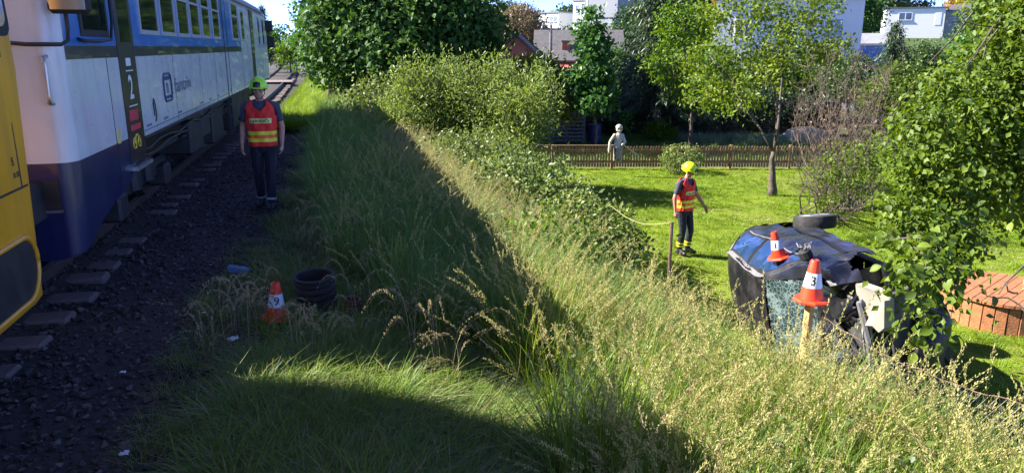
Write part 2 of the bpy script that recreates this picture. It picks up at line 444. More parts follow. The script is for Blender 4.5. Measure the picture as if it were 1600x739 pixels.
# blended bodies: tapered capsules fused into one skin
def capsule_hull(mb, a, b, ra, rb, m=0, n=8):
    pts = []
    for c, r in ((Vector(a), ra), (Vector(b), rb)):
        for i in range(1, 6):
            th = PI * i / 6
            for k in range(n):
                ph = 2 * PI * k / n
                pts.append(c + Vector((math.sin(th) * math.cos(ph), math.sin(th) * math.sin(ph), math.cos(th))) * r)
        pts += [c + Vector((0, 0, r)), c - Vector((0, 0, r))]
    mb.hull(pts, m)
def fused(name, prims, mats, parent, voxel=0.011, smooth_it=4):
    """prims: (a, b, ra, rb, material index, (sx, sy, sz) squash about a)"""
    mb = MB()
    for p in prims:
        a, b, ra, rb = Vector(p[0]), Vector(p[1]), p[2], p[3]
        tmp = MB()
        capsule_hull(tmp, (0, 0, 0), b - a, ra, rb)
        sq = p[5] if len(p) > 5 else (1, 1, 1)
        mb.add([Vector((v[0] * sq[0], v[1] * sq[1], v[2] * sq[2])) + a for v in tmp.v], tmp.f, 0)
    me = mb.mesh(name + '_raw', mats[:1])
    o = bpy.data.objects.new(name, me)
    COL.objects.link(o)
    r = o.modifiers.new('r', 'REMESH'); r.mode = 'VOXEL'; r.voxel_size = voxel
    sm = o.modifiers.new('s', 'SMOOTH'); sm.iterations = smooth_it; sm.factor = 0.5
    dg = bpy.context.evaluated_depsgraph_get()
    m2 = bpy.data.meshes.new_from_object(o.evaluated_get(dg))
    bpy.data.objects.remove(o)
    m2.materials.clear()
    for k in mats: m2.materials.append(MATS[k])
    n = len(m2.polygons)
    cc = np.empty(n * 3); m2.polygons.foreach_get('center', cc); cc = cc.reshape(-1, 3)
    best = np.full(n, 1e9); bi = np.zeros(n, dtype=np.int32)
    for p in prims:
        a = np.array(p[0]); b = np.array(p[1]); sq = np.array(p[5] if len(p) > 5 else (1, 1, 1))
        q = (cc - a) / sq; d = (b - a)
        t = np.clip((q @ d) / max(d @ d, 1e-9), 0, 1)
        dist = np.linalg.norm(q - t[:, None] * d, axis=1) - (p[2] * (1 - t) + p[3] * t)
        sel = dist < best
        best[sel] = dist[sel]; bi[sel] = p[4]
    m2.polygons.foreach_set('material_index', bi)
    m2.polygons.foreach_set('use_smooth', np.ones(n, dtype=bool))
    m2.update()
    ob = bpy.data.objects.new(name, m2)
    return link(ob, parent)

# leaves: folded two-triangle blades
def unit(v):
    return v / np.maximum(np.linalg.norm(v, axis=1, keepdims=True), 1e-9)
def leaf_mesh(name, pos, d, nrm, size, material, width=0.3, rnd=None, fold=0.08):
    n = len(pos)
    d = unit(d); w = unit(np.cross(d, nrm)); nn = np.cross(w, d)
    s = size[:, None] if hasattr(size, '__len__') else np.full((n, 1), size)
    V = np.empty((n, 4, 3))
    V[:, 0] = pos
    V[:, 1] = pos + d * s * 0.45 + w * s * width + nn * s * fold
    V[:, 2] = pos + d * s - nn * s * fold
    V[:, 3] = pos + d * s * 0.45 - w * s * width + nn * s * fold
    base = (np.arange(n) * 4)[:, None]
    T = np.concatenate([base + np.array([[0, 1, 2]]), base + np.array([[0, 2, 3]])], axis=1).reshape(-1, 3)
    me = bpy.data.meshes.new(name)
    me.vertices.add(n * 4); me.vertices.foreach_set('co', V.ravel())
    me.loops.add(len(T) * 3); me.loops.foreach_set('vertex_index', T.ravel().astype(np.int32))
    me.polygons.add(len(T))
    me.polygons.foreach_set('loop_start', (np.arange(len(T)) * 3).astype(np.int32))
    at = me.attributes.new('rnd', 'FLOAT', 'FACE')
    if rnd is None: rnd = rng.random(n)
    at.data.foreach_set('value', np.repeat(rnd, 2).astype(np.float32))
    me.materials.append(MATS[material])
    me.update(calc_edges=True)
    return me
def crown_points(lobes, per_m2, clump_r, leaves_per, shell=(0.6, 1.0), flat=0.75, top_bias=0.0):
    """lobes: (centre, radii) ellipsoids; clumps spread through their outer volume"""
    P = []; O = []; RN = []
    for c, r in lobes:
        c = np.array(c); r = np.array(r)
        area = 4 * PI * ((r[0] * r[1]) ** 1.6 + (r[0] * r[2]) ** 1.6 + (r[1] * r[2]) ** 1.6) ** (1 / 1.6) / 3 ** (1 / 1.6)
        k = max(6, int(area * per_m2))
        u = unit(rng.normal(size=(k, 3)))
        u[:, 2] += top_bias; u = unit(u)
        rad = shell[0] + (shell[1] - shell[0]) * rng.random(k) ** 0.6
        rad *= 1 + 0.12 * np.sin(u[:, 0] * 7 + c[0]) * np.cos(u[:, 1] * 6 + c[1] * 2 + u[:, 2] * 5)
        cc = c + u * r * rad[:, None]
        m = leaves_per
        off = rng.normal(size=(k, m, 3)) * clump_r * np.array([1, 1, flat]) * (0.5 + rng.random((k, 1, 1)))
        p = cc[:, None, :] + off
        out = np.repeat(u[:, None, :], m, axis=1)
        cr = np.clip(rng.random((k, 1)) * 0.6 + rng.random((k, m)) * 0.4, 0, 1)
        P.append(p.reshape(-1, 3)); O.append(out.reshape(-1, 3)); RN.append(cr.ravel())
    return np.concatenate(P), np.concatenate(O), np.concatenate(RN)
def crown(name, lobes, material, parent, per_m2=3.0, clump_r=0.35, leaves_per=25, size=0.14, width=0.3, shell=(0.6, 1.0), flat=0.75, droop=0.3, up=0.6, clipf=None, base=(0, 0, 0)):
    P, O, RN = crown_points(lobes, per_m2, clump_r, leaves_per, shell, flat)
    if clipf is not None:
        k = clipf(P); P, O, RN = P[k], O[k], RN[k]
    n = len(P)
    d = unit(O * 0.5 + rng.normal(size=(n, 3)) * 0.8 + np.array([0, 0, -droop]))
    nr = unit(O * 0.4 + rng.normal(size=(n, 3)) * 0.6 + np.array([0, 0, up]))
    sz = size * (0.65 + 0.7 * rng.random(n))
    me = leaf_mesh(name, P - np.array(base), d, nr, sz, material, width, RN)
    o = bpy.data.objects.new(name, me)
    return link(o, parent)
def limb(mb, a, b, ra, rb, bend=0.15, n=6, seg=5):
    a = Vector(a); b = Vector(b)
    L = (b - a).length
    off = Vector(rng.normal(size=3)) * L * bend
    pts = []; rr = []
    for i in range(seg + 1):
        t = i / seg
        p = a.lerp(b, t) + off * math.sin(PI * t) + Vector(rng.normal(size=3)) * L * 0.015
        if i == 0: p = a
        pts.append(p); rr.append(ra + (rb - ra) * t)
    mb.tube(pts, rr, n)
    return pts
def wood(name, base, height, r0, targets, parent, material='bark', fork=0.45, twigs=3, lean=(0, 0)):
    """trunk and limbs running out to the targets"""
    mb = MB()
    b = Vector(base)
    top = b + Vector((lean[0], lean[1], height))
    tr = [b - Vector((0, 0, 0.1))]
    rr = [r0 * 1.35]
    for i in range(1, 7):
        t = i / 6
        tr.append(b.lerp(top, t) + Vector((rng.normal() * 0.03 * height / 3, rng.normal() * 0.03 * height / 3, 0)))
        rr.append(r0 * (1 - 0.55 * t))
    mb.tube(tr, rr, 9)
    # limbs join each lobe of the crown to the nearest limb already there
    hubs = [(tr[4], rr[4] * .75), (tr[5], rr[5] * .75), (tr[6], rr[6] * .75)]
    todo = [(Vector(c), r) for c, r in targets]
    if len(todo) > 3:
        for q in (2 * len(todo) // 3, len(todo) // 3, 0):
            c, r = todo.pop(q)
            pts = limb(mb, tr[6] - Vector((0, 0, .02)), c, rr[6] * .72, rr[6] * .34, .10)
            hubs.append((c, rr[6] * .34)); hubs.append((pts[3], rr[6] * .45)); hubs.append((pts[2], rr[6] * .5))
            for j in range(twigs + 2):
                e = pts[3 + j % 3] + Vector(unit(rng.normal(size=(1, 3)))[0] * np.array(r) * .8)
                limb(mb, pts[3 + j % 3], e, rr[6] * .2, .004, .12, 4, 3)
    while todo:
        bi = None
        for ti, (c, r) in enumerate(todo):
            for hi, (h, hr) in enumerate(hubs):
                dd = (c - h).length * (1.0 if c.z > h.z - .3 else 1.25)
                if bi is None or dd < bi[0]: bi = (dd, ti, hi)
        c, r = todo.pop(bi[1]); h, hr = hubs[bi[2]]
        r1 = max(.008, hr * .62)
        pts = limb(mb, h, c, max(.01, hr * .8), r1, .10)
        hubs.append((c, r1)); hubs.append((pts[3], r1 * 1.1))
        for j in range(twigs + 2):
            u = unit(rng.normal(size=(1, 3)))[0] * np.array(r) * .8
            e = c + Vector(u)
            q = limb(mb, pts[3 + j % 3], e, r1 * .5, .004, .12, 4, 3)
            limb(mb, q[2], q[2] + Vector(rng.normal(size=3)) * .3 * (e - c).length + (e - c) * .3, r1 * .25, .003, .1, 3, 2)
    o = mb.build(name, material, parent, smooth=True, fix=False)
    return o
def plant(kind_name, label, cat, lobes, leafm, base, trunk_h=1.0, trunk_r=0.1, group=None, bark='bark', ntarget=None, twigs=2, lean=(0, 0), crown_name='crown', trunk_name='trunk', **kw):
    t = thing(kind_name, label, cat, base, group)
    bv = np.array(base)
    L2 = [(np.array(c) - bv, r) for c, r in lobes]
    tg = L2
    wood(trunk_name, (0, 0, 0), trunk_h, trunk_r, tg, t, bark, twigs=twigs, lean=lean)
    crown(crown_name, L2, leafm, t, **kw)
    return t

# scattered clumps (grass, stones): one object, instances on points
def scatter(name, pts, rot, scl, idx, protos, label, cat):
    n = len(pts)
    me = bpy.data.meshes.new(name)
    me.vertices.add(n); me.vertices.foreach_set('co', np.asarray(pts, dtype=np.float32).ravel())
    a = me.attributes.new('rot', 'FLOAT_VECTOR', 'POINT'); a.data.foreach_set('vector', np.asarray(rot, dtype=np.float32).ravel())
    a = me.attributes.new('scl', 'FLOAT_VECTOR', 'POINT'); a.data.foreach_set('vector', np.asarray(scl, dtype=np.float32).ravel())
    a = me.attributes.new('idx', 'INT', 'POINT'); a.data.foreach_set('value', np.asarray(idx, dtype=np.int32))
    me.update()
    o = bpy.data.objects.new(name, me)
    link(o)
    c = bpy.data.collections.new(name + '_kinds')
    for i, p in enumerate(protos):
        q = bpy.data.objects.new('%s_%02d' % (name, i), p)
        c.objects.link(q)
    g = bpy.data.node_groups.new(name + '_scatter', 'GeometryNodeTree')
    g.interface.new_socket('Geometry', in_out='INPUT', socket_type='NodeSocketGeometry')
    g.interface.new_socket('Geometry', in_out='OUTPUT', socket_type='NodeSocketGeometry')
    N, L = g.nodes, g.links
    gi = N.new('NodeGroupInput'); go = N.new('NodeGroupOutput')
    ci = N.new('GeometryNodeCollectionInfo'); ci.inputs['Collection'].default_value = c
    ci.inputs['Separate Children'].default_value = True; ci.inputs['Reset Children'].default_value = True
    ip = N.new('GeometryNodeInstanceOnPoints')
    ip.inputs['Pick Instance'].default_value = True
    def na(nm, ty):
        k = N.new('GeometryNodeInputNamedAttribute'); k.data_type = ty; k.inputs['Name'].default_value = nm
        return k.outputs['Attribute']
    e2r = N.new('FunctionNodeEulerToRotation')
    L.new(na('rot', 'FLOAT_VECTOR'), e2r.inputs[0])
    L.new(e2r.outputs[0], ip.inputs['Rotation'])
    L.new(na('scl', 'FLOAT_VECTOR'), ip.inputs['Scale'])
    L.new(na('idx', 'INT'), ip.inputs['Instance Index'])
    L.new(gi.outputs[0], ip.inputs['Points']); L.new(ci.outputs[0], ip.inputs['Instance'])
    L.new(ip.outputs[0], go.inputs[0])
    md = o.modifiers.new('scatter', 'NODES'); md.node_group = g
    return tag(o, label, cat, kind='stuff')
def blade_strips(roots, heads, lens, bend, width, seg=4, hook=False):
    """curved tapering blades; returns verts, tris, blade index per tri"""
    n = len(roots)
    V = np.zeros((n, 2 * seg + 1, 3))
    side = np.stack([-np.sin(heads), np.cos(heads), np.zeros(n)], 1)
    fw = np.stack([np.cos(heads), np.sin(heads), np.zeros(n)], 1)
    for i in range(seg + 1):
        t = i / seg
        out = bend * lens * t ** 2
        z = lens * (t - 0.35 * np.clip(bend, 0, 1.5) * t ** 2.2)
        c = roots + fw * out[:, None] + np.array([0, 0, 1]) * z[:, None]
        if hook:
            c = roots + fw * (bend * lens * .40 * t ** 4)[:, None] + np.array([0, 0, 1]) * (lens * (t - .42 * t ** 8))[:, None]
        wd = (width * (1 - t ** 1.5))[:, None]
        if i < seg:
            V[:, 2 * i] = c - side * wd; V[:, 2 * i + 1] = c + side * wd
        else:
            V[:, 2 * seg] = c
    tl = []
    for i in range(seg - 1):
        a = 2 * i
        tl += [(a, a + 1, a + 3), (a, a + 3, a + 2)]
    tl.append((2 * seg - 2, 2 * seg - 1, 2 * seg))
    T = (np.arange(n) * (2 * seg + 1))[:, None, None] + np.array(tl)[None]
    return V.reshape(-1, 3), T.reshape(-1, 3), np.repeat(np.arange(n), len(tl))
def tri_mesh(name, parts):
    """parts: list of (V, T, rnd per tri, material)"""
    VV = []; TT = []; RR = []; MM = []; mats = []; o = 0
    for V, T, r, m in parts:
        if m not in mats: mats.append(m)
        VV.append(V); TT.append(T + o); RR.append(r); MM.append(np.full(len(T), mats.index(m), dtype=np.int32)); o += len(V)
    V = np.concatenate(VV); T = np.concatenate(TT); r = np.concatenate(RR); mi = np.concatenate(MM)
    me = bpy.data.meshes.new(name)
    me.vertices.add(len(V)); me.vertices.foreach_set('co', V.astype(np.float32).ravel())
    me.loops.add(len(T) * 3); me.loops.foreach_set('vertex_index', T.ravel().astype(np.int32))
    me.polygons.add(len(T)); me.polygons.foreach_set('loop_start', (np.arange(len(T)) * 3).astype(np.int32))
    me.polygons.foreach_set('material_index', mi)
    at = me.attributes.new('rnd', 'FLOAT', 'FACE'); at.data.foreach_set('value', r.astype(np.float32))
    for m in mats: me.materials.append(MATS[m])
    me.update(calc_edges=True)
    return me
def leaf_tris(pos, d, nrm, size, width=0.3, fold=0.08):
    n = len(pos)
    d = unit(d); w = unit(np.cross(d, nrm)); nn = np.cross(w, d); s = size[:, None]
    V = np.empty((n, 4, 3))
    V[:, 0] = pos; V[:, 1] = pos + d * s * .45 + w * s * width + nn * s * fold
    V[:, 2] = pos + d * s; V[:, 3] = pos + d * s * .45 - w * s * width + nn * s * fold
    b = (np.arange(n) * 4)[:, None]
    T = np.concatenate([b + np.array([[0, 1, 2]]), b + np.array([[0, 2, 3]])], axis=1).reshape(-1, 3)
    return V.reshape(-1, 3), T, n
def grass_clump(n, h, spread, width, bend, material, seg=4, lean=0.0):
    r = rng.random(n) ** 0.7 * spread; a = rng.random(n) * 2 * PI
    roots = np.stack([r * np.cos(a), r * np.sin(a), np.zeros(n)], 1)
    heads = a + rng.normal(size=n) * 0.9
    lens = h * (0.55 + 0.5 * rng.random(n))
    b = bend * (0.3 + rng.random(n) * 1.2)
    V, T, bi = blade_strips(roots, heads, lens, b, width * (0.7 + 0.6 * rng.random(n)), seg)
    return (V, T, rng.random(n)[bi], material)
def seed_stalks(n, h, spread, material_stem, material_head, head_len=0.16, spk=22, droop=0.25, dense=0.012, slen=0.016, hook=False):
    parts = []
    r = rng.random(n) ** 0.7 * spread; a = rng.random(n) * 2 * PI
    roots = np.stack([r * np.cos(a), r * np.sin(a), np.zeros(n)], 1)
    heads = a + rng.normal(size=n) * 0.8
    lens = h * (0.7 + 0.4 * rng.random(n))
    b = droop * (0.4 + rng.random(n))
    V, T, bi = blade_strips(roots, heads, lens, b, np.full(n, 0.0018), 9 if hook else 5, hook)
    parts.append((V, T, rng.random(n)[bi], material_stem))
    # panicle: spikelets along the top of the stem
    t = 1 - (head_len / h) * rng.random((n, spk))
    out = b[:, None] * lens[:, None] * t ** 2
    z = lens[:, None] * (t - 0.35 * np.clip(b, 0, 1.5)[:, None] * t ** 2.2)
    if hook:
        out = b[:, None] * lens[:, None] * .40 * t ** 4; z = lens[:, None] * (t - .42 * t ** 8)
    fw = np.stack([np.cos(heads), np.sin(heads)], 1)
    P = np.empty((n, spk, 3))
    P[:, :, :2] = roots[:, None, :2] + fw[:, None, :] * out[:, :, None]
    P[:, :, 2] = z
    taper = (0.25 + 1.2 * (1 - t) * h / head_len) * (0.6 + 0.8 * rng.random((n, 1)))
    P += rng.normal(size=P.shape) * dense * taper[:, :, None]
    P = P.reshape(-1, 3); m = len(P)
    d = np.repeat(np.stack([fw[:, 0] * .5, fw[:, 1] * .5, np.full(n, 0.9)], 1), spk, axis=0) + rng.normal(size=(m, 3)) * 0.35
    V, T, k = leaf_tris(P, d, rng.normal(size=(m, 3)), slen * (0.7 + 0.7 * rng.random(m)), 0.17)
    parts.append((V, T, np.repeat(rng.random(m), 2), material_head))
    return parts
def weed(n_stem, h, spread, leaf, material, nl=14, stem_m='grass_green'):
    parts = []
    a = rng.random(n_stem) * 2 * PI; r = rng.random(n_stem) * spread
    roots = np.stack([r * np.cos(a), r * np.sin(a), np.zeros(n_stem)], 1)
    lens = h * (0.6 + 0.5 * rng.random(n_stem)); b = 0.3 * rng.random(n_stem) + 0.1
    V, T, bi = blade_strips(roots, a, lens, b, np.full(n_stem, 0.004), 4)
    parts.append((V, T, rng.random(n_stem)[bi], stem_m))
    t = 0.25 + 0.75 * rng.random((n_stem, nl))
    P = np.empty((n_stem, nl, 3))
    fw = np.stack([np.cos(a), np.sin(a)], 1)
    P[:, :, :2] = roots[:, None, :2] + fw[:, None, :] * (b * lens)[:, None, None] * (t ** 2)[:, :, None]
    P[:, :, 2] = lens[:, None] * (t - 0.35 * b[:, None] * t ** 2.2)
    P = P.reshape(-1, 3); m = len(P)
    la = rng.random(m) * 2 * PI
    d = np.stack([np.cos(la), np.sin(la), rng.normal(size=m) * 0.35 - 0.05], 1)
    V, T, k = leaf_tris(P, d, np.array([[0, 0, 1.0]]) + rng.normal(size=(m, 3)) * 0.3, leaf * (0.6 + 0.7 * rng.random(m)), 0.28)
    parts.append((V, T, np.repeat(rng.random(m), 2), material))
    return parts

# ================================================================== the ground
def lines(segs):
    out = [segs[0][0]]
    for a, b, st in segs:
        n = max(1, int(round((b - a) / st)))
        out += list(a + (b - a) * (np.arange(1, n + 1) / n))
    return np.array(out)
gx = lines([(-400, -60, 40), (-60, -10, 5), (-10, 10, 0.2), (10, 30, 1.0), (30, 100, 3), (100, 500, 25)])
gy = lines([(-60, 0, 6), (0, 28, 0.25), (28, 60, 1.0), (60, 200, 4), (200, 1000, 40)])
XX, YY = np.meshgrid(gx, gy, indexing='ij')
ZZ = gz(XX, YY)
ZZ = ZZ - 0.12 * ((XX > -5.4) & (XX < -1.0)) * 1.0
gv = np.stack([XX, YY, ZZ], -1).reshape(-1, 3)
nx_, ny_ = len(gx), len(gy)
ii, jj = np.meshgrid(np.arange(nx_ - 1), np.arange(ny_ - 1), indexing='ij')
q0 = (ii * ny_ + jj).ravel()
quads = np.stack([q0, q0 + ny_, q0 + ny_ + 1, q0 + 1], 1)
gm = bpy.data.meshes.new('ground')
gm.vertices.add(len(gv)); gm.vertices.foreach_set('co', gv.astype(np.float32).ravel())
gm.loops.add(quads.size); gm.loops.foreach_set('vertex_index', quads.ravel().astype(np.int32))
gm.polygons.add(len(quads)); gm.polygons.foreach_set('loop_start', (np.arange(len(quads)) * 4).astype(np.int32))
def mixc(a, b, t):
    return a * (1 - t[..., None]) + b * t[..., None]
C0 = np.array([0.075, 0.062, 0.038])                 # verge soil and thatch
col = np.broadcast_to(C0, XX.shape + (3,)).copy()
lawn_c = np.array([0.13, 0.17, 0.012])
t_l = sstep(4.4, 5.2, XX + 0.25 * np.sin(YY * 1.7)) * sstep(24.2, 23.6, YY + 0.24 * XX - 2.6)
col = mixc(col, lawn_c, t_l)
t_f = sstep(24.0, 24.6, YY + 0.24 * XX - 2.6) * sstep(4, 6, XX)
col = mixc(col, np.array([0.075, 0.07, 0.035]), t_f)
t_g = sstep(24, 26, YY) * sstep(-2.2, -1.7, XX) * sstep(4, 2.5, XX)
col = mixc(col, np.array([0.10, 0.16, 0.015]), t_g)
t_b = sstep(-0.3, -1.0, XX + 1.1 * sstep(13, 23, YY))
col = mixc(col, np.array([0.04, 0.035, 0.03]), t_b)
t_left = sstep(-6.2, -7.5, XX)
col = mixc(col, np.array([0.06, 0.09, 0.02]), t_left)
t_h = sstep(45, 70, YY + .3 * XX) * sstep(4, 8, XX)
col = mixc(col, np.array([0.055, 0.085, 0.025]), t_h)
ca = gm.attributes.new('zone', 'FLOAT_COLOR', 'POINT')
ca.data.foreach_set('color', np.concatenate([col, np.ones(XX.shape + (1,))], -1).astype(np.float32).ravel())
m, nt, b = nodes_of('ground_mix')
at = nt.nodes.new('ShaderNodeAttribute'); at.attribute_name = 'zone'
nz = nt.nodes.new('ShaderNodeTexNoise'); nz.inputs['Scale'].default_value = 1.3; nz.inputs['Detail'].default_value = 10; nz.inputs['Roughness'].default_value = 0.7
tc = nt.nodes.new('ShaderNodeTexCoord'); nt.links.new(tc.outputs['Object'], nz.inputs['Vector'])
mr = nt.nodes.new('ShaderNodeMapRange'); mr.inputs['From Min'].default_value = 0.3; mr.inputs['From Max'].default_value = 0.7; mr.inputs['To Min'].default_value = 0.55; mr.inputs['To Max'].default_value = 1.4
nt.links.new(nz.outputs['Fac'], mr.inputs['Value'])
mu = nt.nodes.new('ShaderNodeMixRGB'); mu.blend_type = 'MULTIPLY'; mu.inputs[0].default_value = 1
nt.links.new(at.outputs['Color'], mu.inputs[1]); nt.links.new(mr.outputs[0], mu.inputs[2])
nt.links.new(mu.outputs[0], b.inputs['Base Color'])
b.inputs['Roughness'].default_value = 0.95
b.inputs['Specular IOR Level'].default_value = 0.2
n3 = nt.nodes.new('ShaderNodeTexNoise'); n3.inputs['Scale'].default_value = 22; n3.inputs['Detail'].default_value = 6
nt.links.new(tc.outputs['Object'], n3.inputs['Vector'])
bp = nt.nodes.new('ShaderNodeBump'); bp.inputs['Strength'].default_value = 0.7; bp.inputs['Distance'].default_value = 0.05
nt.links.new(n3.outputs['Fac'], bp.inputs['Height']); nt.links.new(bp.outputs[0], b.inputs['Normal'])
gm.materials.append(m)
gm.polygons.foreach_set('use_smooth', np.ones(len(quads), dtype=bool))
gm.update(calc_edges=True)
ground = link(bpy.data.objects.new('ground', gm)); struct(ground)

# ------------------------------------------------------------------ railway
def track_x(y):
    return -3.55 - 0.00033 * max(0.0, y - 20) ** 2
mat('ballast_bed', (0.036, 0.028, 0.024), 0.95, 0.45, 22, bump=1.0, bscale=26, dirt=(0.055, 0.036, 0.028), dirt_scale=0.9, dirt_amt=0.4)
mb = MB()
ys = lines([(-40, 0, 4), (0, 40, 0.5), (40, 200, 4)])
P = []
for y in ys:
    c = track_x(y)
    w = 0.10 * math.sin(y * 2.1) + 0.06 * math.sin(y * 5.3)
    w -= 1.25 * float(sstep(13, 23, y))
    P.append([(c - 2.6, y, -0.22), (c - 2.0, y, 0.0), (c - 1.3, y, 0.06), (c - .9, y, .15), (c, y, 0.16), (c + .82, y, .15), (c + .93, y, 0.09), (c + 1.2, y, 0.07), (c + 1.9 + min(0, w * .8), y, 0.03), (c + 2.5 + w, y, 0.0), (c + 3.1 + w, y, -0.06), (c + 3.5 + w, y, -0.20)])
mb.grid(P)
bed = mb.build('ballast_bed', 'ballast_bed', smooth=True); struct(bed)
track = bpy.data.objects.new('railway_track', None); link(track); struct(track)
for side in (-0.72, 0.72):
    mb = MB()
    P = []
    for y in lines([(-40, 20, 10), (20, 200, 4)]):
        c = track_x(y) + side
        P.append([Vector((c + dx, y, dz)) for dx, dz in ((-.065, .13), (-.065, .145), (-.012, .16), (-.012, .235), (-.034, .245), (-.034, .28), (.034, .28), (.034, .245), (.012, .235), (.012, .16), (.065, .145), (.065, .13))])
    mb.grid(P)
    mb.build('rail', 'rail_steel', track)
smesh = None
for i in range(110):
    y = -2.0 + i * 0.545
    if smesh is None:
        mb = MB()
        mb.box((0, 0, 0), (2.42, 0.25, 0.16), 0, None, 0.02)
        o = mb.build('sleeper', 'sleeper_concrete', track, loc=(track_x(y), y, 0.055)); smesh = o
    else:
        o = share(smesh, parent=track, loc=(track_x(y) + random.uniform(-.05, .05), y, 0.04 + random.uniform(-.012, .012) - (.03 * min(1, max(0, (y - 7.5) / 2.5)) if y < 26 else 0)), rot=(random.uniform(-.03, .03), random.uniform(-.012, .012), random.uniform(-.035, .035)), name='sleeper')
stones = []
for k in range(7):
    mb = MB()
    pts = []
    for q in range(11):
        u = unit(rng.normal(size=(1, 3)))[0] * np.array([1, 0.8, 0.55]) * (0.75 + 0.4 * rng.random())
        pts.append(Vector(u * 0.5))
    mb.hull(pts)
    stones.append(mb.mesh('stone', 'ballast_stone'))
def bedz(x, y):
    c = -3.55
    return np.interp(x - c, [-2.6, -2, -1.3, -.9, .82, .93, 1.3, 1.9, 2.5, 3.1, 3.5], [-.22, 0, .06, .15, .155, .09, .07, .03, 0, -.06, -.2])
n = 22000
sx_ = -4.9 + rng.random(n) * 4.35; sy_ = 2.4 + rng.random(n) ** 1.3 * 15
keep = ~((np.abs(((sy_ + 2.0) / 0.545 + 0.5) % 1 - 0.5) < 0.24) & (sx_ < -2.33) & (sx_ > -2.70))
keep &= ~((sx_ > -1.0) & (rng.random(n) < (sx_ + 1.0) * 1.8))
sx_, sy_ = sx_[keep], sy_[keep]; n = len(sx_)
ss = 0.02 + 0.05 * rng.random(n) ** 2.2
scatter('ballast_stones', np.stack([sx_, sy_, bedz(sx_, sy_) + ss * 0.12], 1), rng.random((n, 3)) * np.array([0.7, 0.7, 6.28]), np.repeat(ss[:, None], 3, 1) * np.array([1.25, 1.25, 1.1]), rng.integers(0, 7, n), stones, 'dark grey crushed stone ballast along the track', 'ballast')

# ------------------------------------------------------------------ blue and white railcar
TX = -3.55
rail_car = thing('railcar', 'white and blue passenger railcar with black door marked 2', 'train', (TX, 7, 0.28))
LOC = Matrix.Translation((-TX, -7, -0.28))
HW = 1.45
def plan_half(y):
    """half width of the body along its length: rounded cab at both ends"""
    w = 1.0
    for e, s in ((6.6, 1), (26.4, -1)):
        t = (y - e) * s
        if t < 0.16:
            t = max(t, 0) / 0.16
            w = min(w, 0.91 + 0.09 * (1 - (1 - t) ** 2) ** 0.5)
    return HW * w
sec_hi = [1.36, 1.42, 2.25, 2.36, 2.47, 3.28, 3.40]
st = list(6.6 + .16 * (1 - np.cos(np.linspace(0, PI / 2, 10)))) + [7.0, 7.25, 7.96, 8.25, 8.93, 10, 11, 12, 13, 14, 15, 16.05, 17, 18.9, 20, 21.2, 21.9, 23, 24, 25.3] + lines([(25.35, 26.2, 0.17)]).tolist() + list(26.4 - .16 * (1 - np.sin(np.linspace(0, PI / 2, 8))))
def side_profile(y):
    w = plan_half(y)
    lo = float(np.interp(y, [6.6, 7.2, 8.2], [.66, .84, 1.0])) if y < 8.3 else (1.14 if y < 8.93 else 1.36)
    return [(w - 0.10, lo - 0.03), (w - 0.015, lo), (w, max(lo, 1.2) + 0.03), (w, 1.44), (w, 2.25), (w, 2.36), (w - 0.005, 2.8), (w - 0.02, 3.28), (w - 0.07, 3.42), (w - 0.22, 3.58), (w * 0.62, 3.78), (w * 0.3, 3.88), (0, 3.91)]
body = MB()
prev = None
pts_all = []
for y in st:
    pr = side_profile(y)
    rk = lambda z: y + max(0, z - 2.75) * .8 * max(0, 1 - (y - 6.6) / .9) if y < 7.5 else y
    pts_all.append([(TX + x, rk(z), z) for x, z in pr] + [(TX - x, rk(z), z) for x, z in pr[-2::-1]])
nj = len(pts_all[0])
vs = [p for r in pts_all for p in r]
fs = []; ms = []
for i in range(len(st) - 1):
    yc = (st[i] + st[i + 1]) / 2
    for j in range(nj - 1):
        a = i * nj + j
        fs.append((a, a + 1, a + nj + 1, a + nj))
        jj_ = min(j, nj - 2 - j)
        zc = (pts_all[i][j][2] + pts_all[i][j + 1][2]) / 2
        if zc > 3.33: mm_ = 4
        elif yc < 6.765: mm_ = 5 if zc > 1.43 else 2
        elif zc < 1.43 and yc < 8.93: mm_ = 2
        elif zc < 2.25: mm_ = 0
        elif zc < 2.36: mm_ = 3 if yc < 18.9 else 0
        else: mm_ = 1 if yc < 18.9 else 0
        ms.append(mm_)
body.v = vs; body.f = fs; body.m = ms
# end walls
for i in (0, len(st) - 1):
    r_ = pts_all[i]
    for j in range(nj // 2):
        body.add([r_[j], r_[j + 1], r_[nj - 2 - j], r_[nj - 1 - j]], [(0, 1, 2, 3)], 2 if r_[j + 1][2] < 1.45 else 5)
o = body.build('body', ['white_paint', 'blue_paint', 'navy_paint', 'dark_stripe', 'roof_grey', 'cab_white'], rail_car, M=LOC)
auto_smooth(o, 28)
SX = -2.1
def plate(name, m, parent, y0, y1, z0, z1, x0=SX - 0.03, x1=SX + 0.006, bev=0.0, mats=None):
    q = MB().b2((x0, y0, z0), (x1, y1, z1), 0, bev)
    return q.build(name, m, parent, M=LOC)
